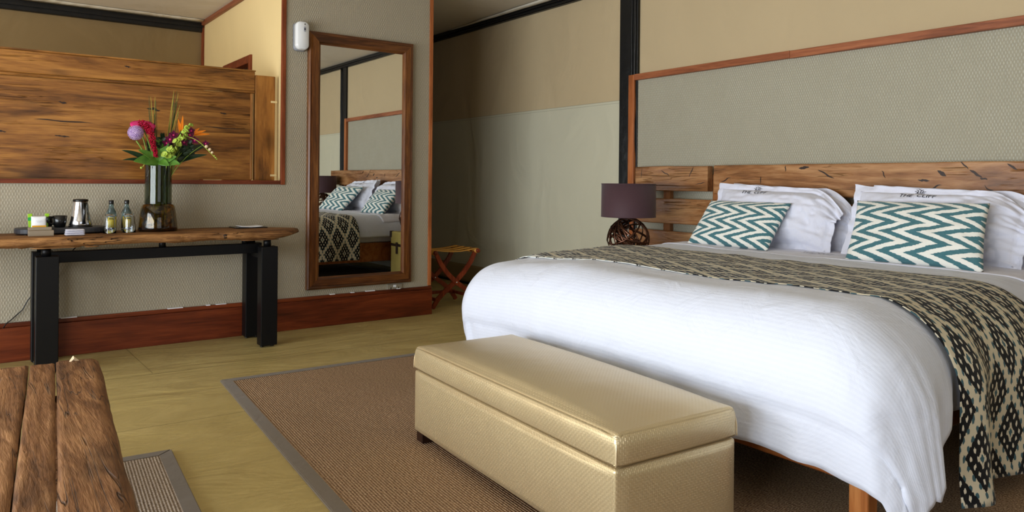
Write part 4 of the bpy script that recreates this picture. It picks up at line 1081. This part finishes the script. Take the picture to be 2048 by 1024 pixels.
def gouge(y, z, L, hgt, ang, seed):
    random.seed(seed); bm = NB(); n = 8; top, bot = [], []; ca, sa = math.cos(ang), math.sin(ang)
    for i in range(n+1):
        t = i/n-.5; wd = .7*hgt*max(0, math.sin(PI*(t+.5)))**.8*(.7+.5*random.random())/2+.0004; b = .15*L*fbm(t*2, seed)
        for lst, sg in ((top, 1), (bot, -1)):
            yy = -(t*L); zz = b+sg*wd; lst.append(bm.verts.new((4.5425, y+yy*ca+zz*sa, z-yy*sa+zz*ca)))
    for i in range(n): bm.faces.new((top[i], bot[i], bot[i+1], top[i+1]))
    r = bmesh.ops.extrude_face_region(bm, geom=list(bm.faces)); bmesh.ops.translate(bm, verts=[v for v in r['geom'] if isinstance(v, bmesh.types.BMVert)], vec=(.006, 0, 0)); return bm
for a in ((4.10, 1.27, .10, .010, -.5, 1), (3.83, 1.28, .09, .010, 1.1, 2), (4.36, 1.27, .09, .010, 1.4, 3), (3.74, 1.19, .10, .008, .2, 4), (3.50, 1.22, .10, .010, .3, 5),
          (2.70, 1.262, .13, .016, -.45, 6), (2.86, 1.305, .08, .030, .1, 7), (2.32, 1.26, .05, .008, -1.1, 8), (2.08, 1.225, .07, .020, -.1, 9), (1.98, 1.265, .06, .030, -.6, 10), (1.80, 1.262, .08, .020, -.6, 11), (1.76, 1.235, .04, .016, -.3, 12), (2.02, 1.18, .09, .016, .4, 13), (1.86, 1.16, .07, .014, .2, 14), (1.72, 1.17, .09, .010, -.7, 15), (1.86, 1.31, .06, .010, -.8, 16), (1.62, 1.30, .06, .014, -.6, 17), (3.0, 1.30, .04, .010, 1.5, 18), (3.20, 1.22, .05, .008, 1.5, 19)):
    obj('gouge', gouge(*a), LEATHER, hd)
# ---------------- trunks and lamps
def trunk(x, y, h, lb):
    t = thing('bedside_trunk', (x, y, 0), lb, 'trunk', None)
    x0, x1, y0, y1 = x-.235, x+.235, y-.31, y+.31
    obj('body', bx((x0, y0, .015), (x1, y1, h*.76), .008), TRUNKM, t); obj('lid', bx((x0-.002, y0-.002, h*.765), (x1+.002, y1+.002, h), .01), TRUNKM, t)
    obj('band', bx((x0-.005, y0-.005, h*.72), (x1+.005, y1+.005, h*.76), .002, 1), LEATHER, t)
    for yy in (y0, y1):
        for xx in (x0, x1):
            obj('corner_guard', bx((xx-.012 if xx == x0 else xx-.03, yy-.012 if yy == y0 else yy-.03, h-.07), (xx+.03 if xx == x0 else xx+.012, yy+.03 if yy == y0 else yy+.012, h+.004), .004, 1), LEATHER, t)
    for yy in (y-.15, y+.15): obj('buckle_strap', bx((x0-.012, yy-.02, h*.58), (x0-.004, yy+.02, h*.80), .002, 1), LEATHER, t)
    obj('side_handle', tube(NB(), bez((x-.07, y1+.004, h*.5), (x, y1+.03, h*.47), (x+.07, y1+.004, h*.5), 8), .008, 6), LEATHER, t, True)
    for k in range(8):
        r = obj('rivet', lathe(NB(), [(.005, 0), (.004, .003), (.001, .004)], 8), BRASS, t, True, local=True); r.rotation_euler = (0, -PI/2, 0); r.location = (-.235, -.30 if k < 4 else .30, .08+.11*(k % 4))
    return t
trunk(4.17, 4.03, .60, 'mustard leather trunk bedside table nearest the mirror wall, seen in the mirror')
trunk(4.20, .80, .64, 'mustard leather trunk bedside table on the side of the bed away from the mirror')
def lamp(x, y, z, lb):
    t = thing('table_lamp', (x, y, z), lb, 'lamp')
    c = Vector((0, 0, .16)); random.seed(21)
    for i in range(18):
        n = Vector((random.gauss(0, 1), random.gauss(0, 1), random.gauss(0, .8))).normalized(); s, tt = frame_of(n); o = random.uniform(-.07, .07); r = .160+random.uniform(-.003, .003); rr = math.sqrt(max(0, r*r-o*o))
        m = 30; bm = NB(); A = []; B = []; hw = .0085
        for j in range(m):
            a = 2*PI*j/m; d = s*math.cos(a)+tt*math.sin(a)
            for lst, q, k in ((A, hw, 1), (B, -hw, 1)):
                p = c+n*(o+q)+d*rr; p.z = max(p.z, .004); lst.append((p, p-(p-c).normalized()*.0022))
        va_ = [[bm.verts.new(p) for p in q] for q in A]; vb = [[bm.verts.new(p) for p in q] for q in B]
        for j in range(m):
            k = (j+1) % m
            bm.faces.new((va_[j][0], va_[k][0], vb[k][0], vb[j][0])); bm.faces.new((va_[j][1], vb[j][1], vb[k][1], va_[k][1]))
            bm.faces.new((va_[j][0], va_[j][1], va_[k][1], va_[k][0])); bm.faces.new((vb[j][0], vb[k][0], vb[k][1], vb[j][1]))
        obj('strip', bm, BRONZE, t, True, local=True)
    obj('rod', lathe(NB(), [(.007, .004), (.007, .36)], 12), STEEL, t, True, local=True)
    obj('foot_disc', lathe(NB(), [(.06, 0), (.06, .006), (.01, .009)], 24), BRONZE, t, True, local=True)
    obj('bulb_holder', lathe(NB(), [(.018, .335), (.018, .40), (.012, .41)], 16), BRASS, t, True, local=True)
    obj('bulb', lathe(NB(), [(.012, .41), (.028, .45), (.03, .47), (.02, .495), (.001, .502)], 16, cap=False), WHITEP, t, True, local=True)
    sh_ = obj('lamp_shade', lathe(NB(), [(.208, .325), (.2065, .578), (.2045, .578), (.2055, .325), (.208, .325)], 64, cap=False), SHADE, t, True, local=True)
    for z_ in (.326, .575): obj('hem', lathe(NB(), [(.2092, z_), (.2092, z_+.006), (.2045, z_+.006), (.2045, z_), (.2092, z_)], 64, cap=False), SHADE, sh_, True, local=True)
    for k in range(3): obj('spider_wire', tube(NB(), [(0, 0, .40), (.205*math.cos(k*2.09), .205*math.sin(k*2.09), .56)], .002, 6), STEEL, t, local=True)
    return t
lamp(4.06, 4.03, .604, 'table lamp with aubergine drum shade and bronze strip globe beside the headboard')
lamp(4.30, .72, .664, 'table lamp with aubergine drum shade seen only in the mirror')
# ================================================================== LUGGAGE RACK
lr = thing('luggage_rack', (3.70, 6.12, 0), 'folding luggage rack with red-brown crossed legs and tan leather straps', 'rack')
for y in (5.93, 6.33):
    for sg in (1, -1):
        P = [(3.695+sg*q, y+(.012 if sg > 0 else -.012), z) for q, z in ((-.245, .005), (-.185, .09), (-.10, .165), (0, .235), (.10, .325), (.175, .42), (.225, .515))]
        bm = NB(); tube(bm, [p for i in range(6) for p in (bez(P[i], (Vector(P[i])+Vector(P[i+1]))/2, P[i+1], 2)[:2])]+[P[-1]], .020, 4, flat=.010, side=(0, 0, 1) if 0 else None)
        bm.free(); bm = NB(); pts = [Vector(p) for p in P]; prev = None
        for i, p in enumerate(pts):
            d = (pts[min(i+1, 6)]-pts[max(i-1, 0)]).normalized(); s = Vector((d.z, 0, -d.x))*(.021 if 0 < i < 6 else .018)
            ring = [bm.verts.new(p+s+Vector((0, e, 0))) for e in (-.010, .010)]+[bm.verts.new(p-s+Vector((0, e, 0))) for e in (.010, -.010)]
            if prev:
                for k in range(4): bm.faces.new((prev[k], prev[(k+1) % 4], ring[(k+1) % 4], ring[k]))
            else: bm.faces.new(ring)
            prev = ring
        bm.faces.new(prev); obj('leg', bm, RACKW, lr)
    obj('pivot_bolt', tube(NB(), [(3.695, y-.026, .235), (3.695, y-.022, .235), (3.695, y+.024, .235)], [.006, .009, .008], 12), STEEL, lr, True)
for x in (3.455, 3.925): obj('top_rail', tube(NB(), [(x, 5.885, .525), (x, 5.89, .525), (x, 6.37, .525), (x, 6.375, .525)], [.014, .02, .02, .014], 14), RACKW, lr, True)
for q, x in ((-1, 3.49), (1, 3.90)): obj('stretcher', bx((x-.012, 5.93, .07), (x+.012, 6.33, .10), .003), RACKW, lr)
obj('stretcher', bx((3.50, 6.30, .075), (3.92, 6.32, .105), .003), RACKW, lr)
for y in (5.945, 6.06, 6.17, 6.29):
    def sf(u, v): return (3.455+.47*u, y-.035+.07*v, .548-.022*math.sin(PI*u))
    obj('strap', grid(NB(), sf, 14, 2, .004), TANL, lr, True)
    for x in (3.455, 3.925): obj('strap_loop', tube(NB(), [(x, y-.035, .525), (x, y+.035, .525)], .0235, 14), TANL, lr, True)

# repeats carry a shared group
for o in COL.objects:
    if o.parent is None and 'category' in o and 'group' not in o:
        g = {'pillow': 'white pillows on the bed', 'cushion': 'chevron cushions on the bed', 'table_lamp': 'bedside lamps', 'bedside_trunk': 'bedside trunks', 'sisal_rug': 'sisal rugs on the floor', 'sugar_stick': 'sugar sticks on the tray', 'black_cup': 'black cups on the tray'}.get(o.name.split('.')[0])
        if g: o['group'] = g
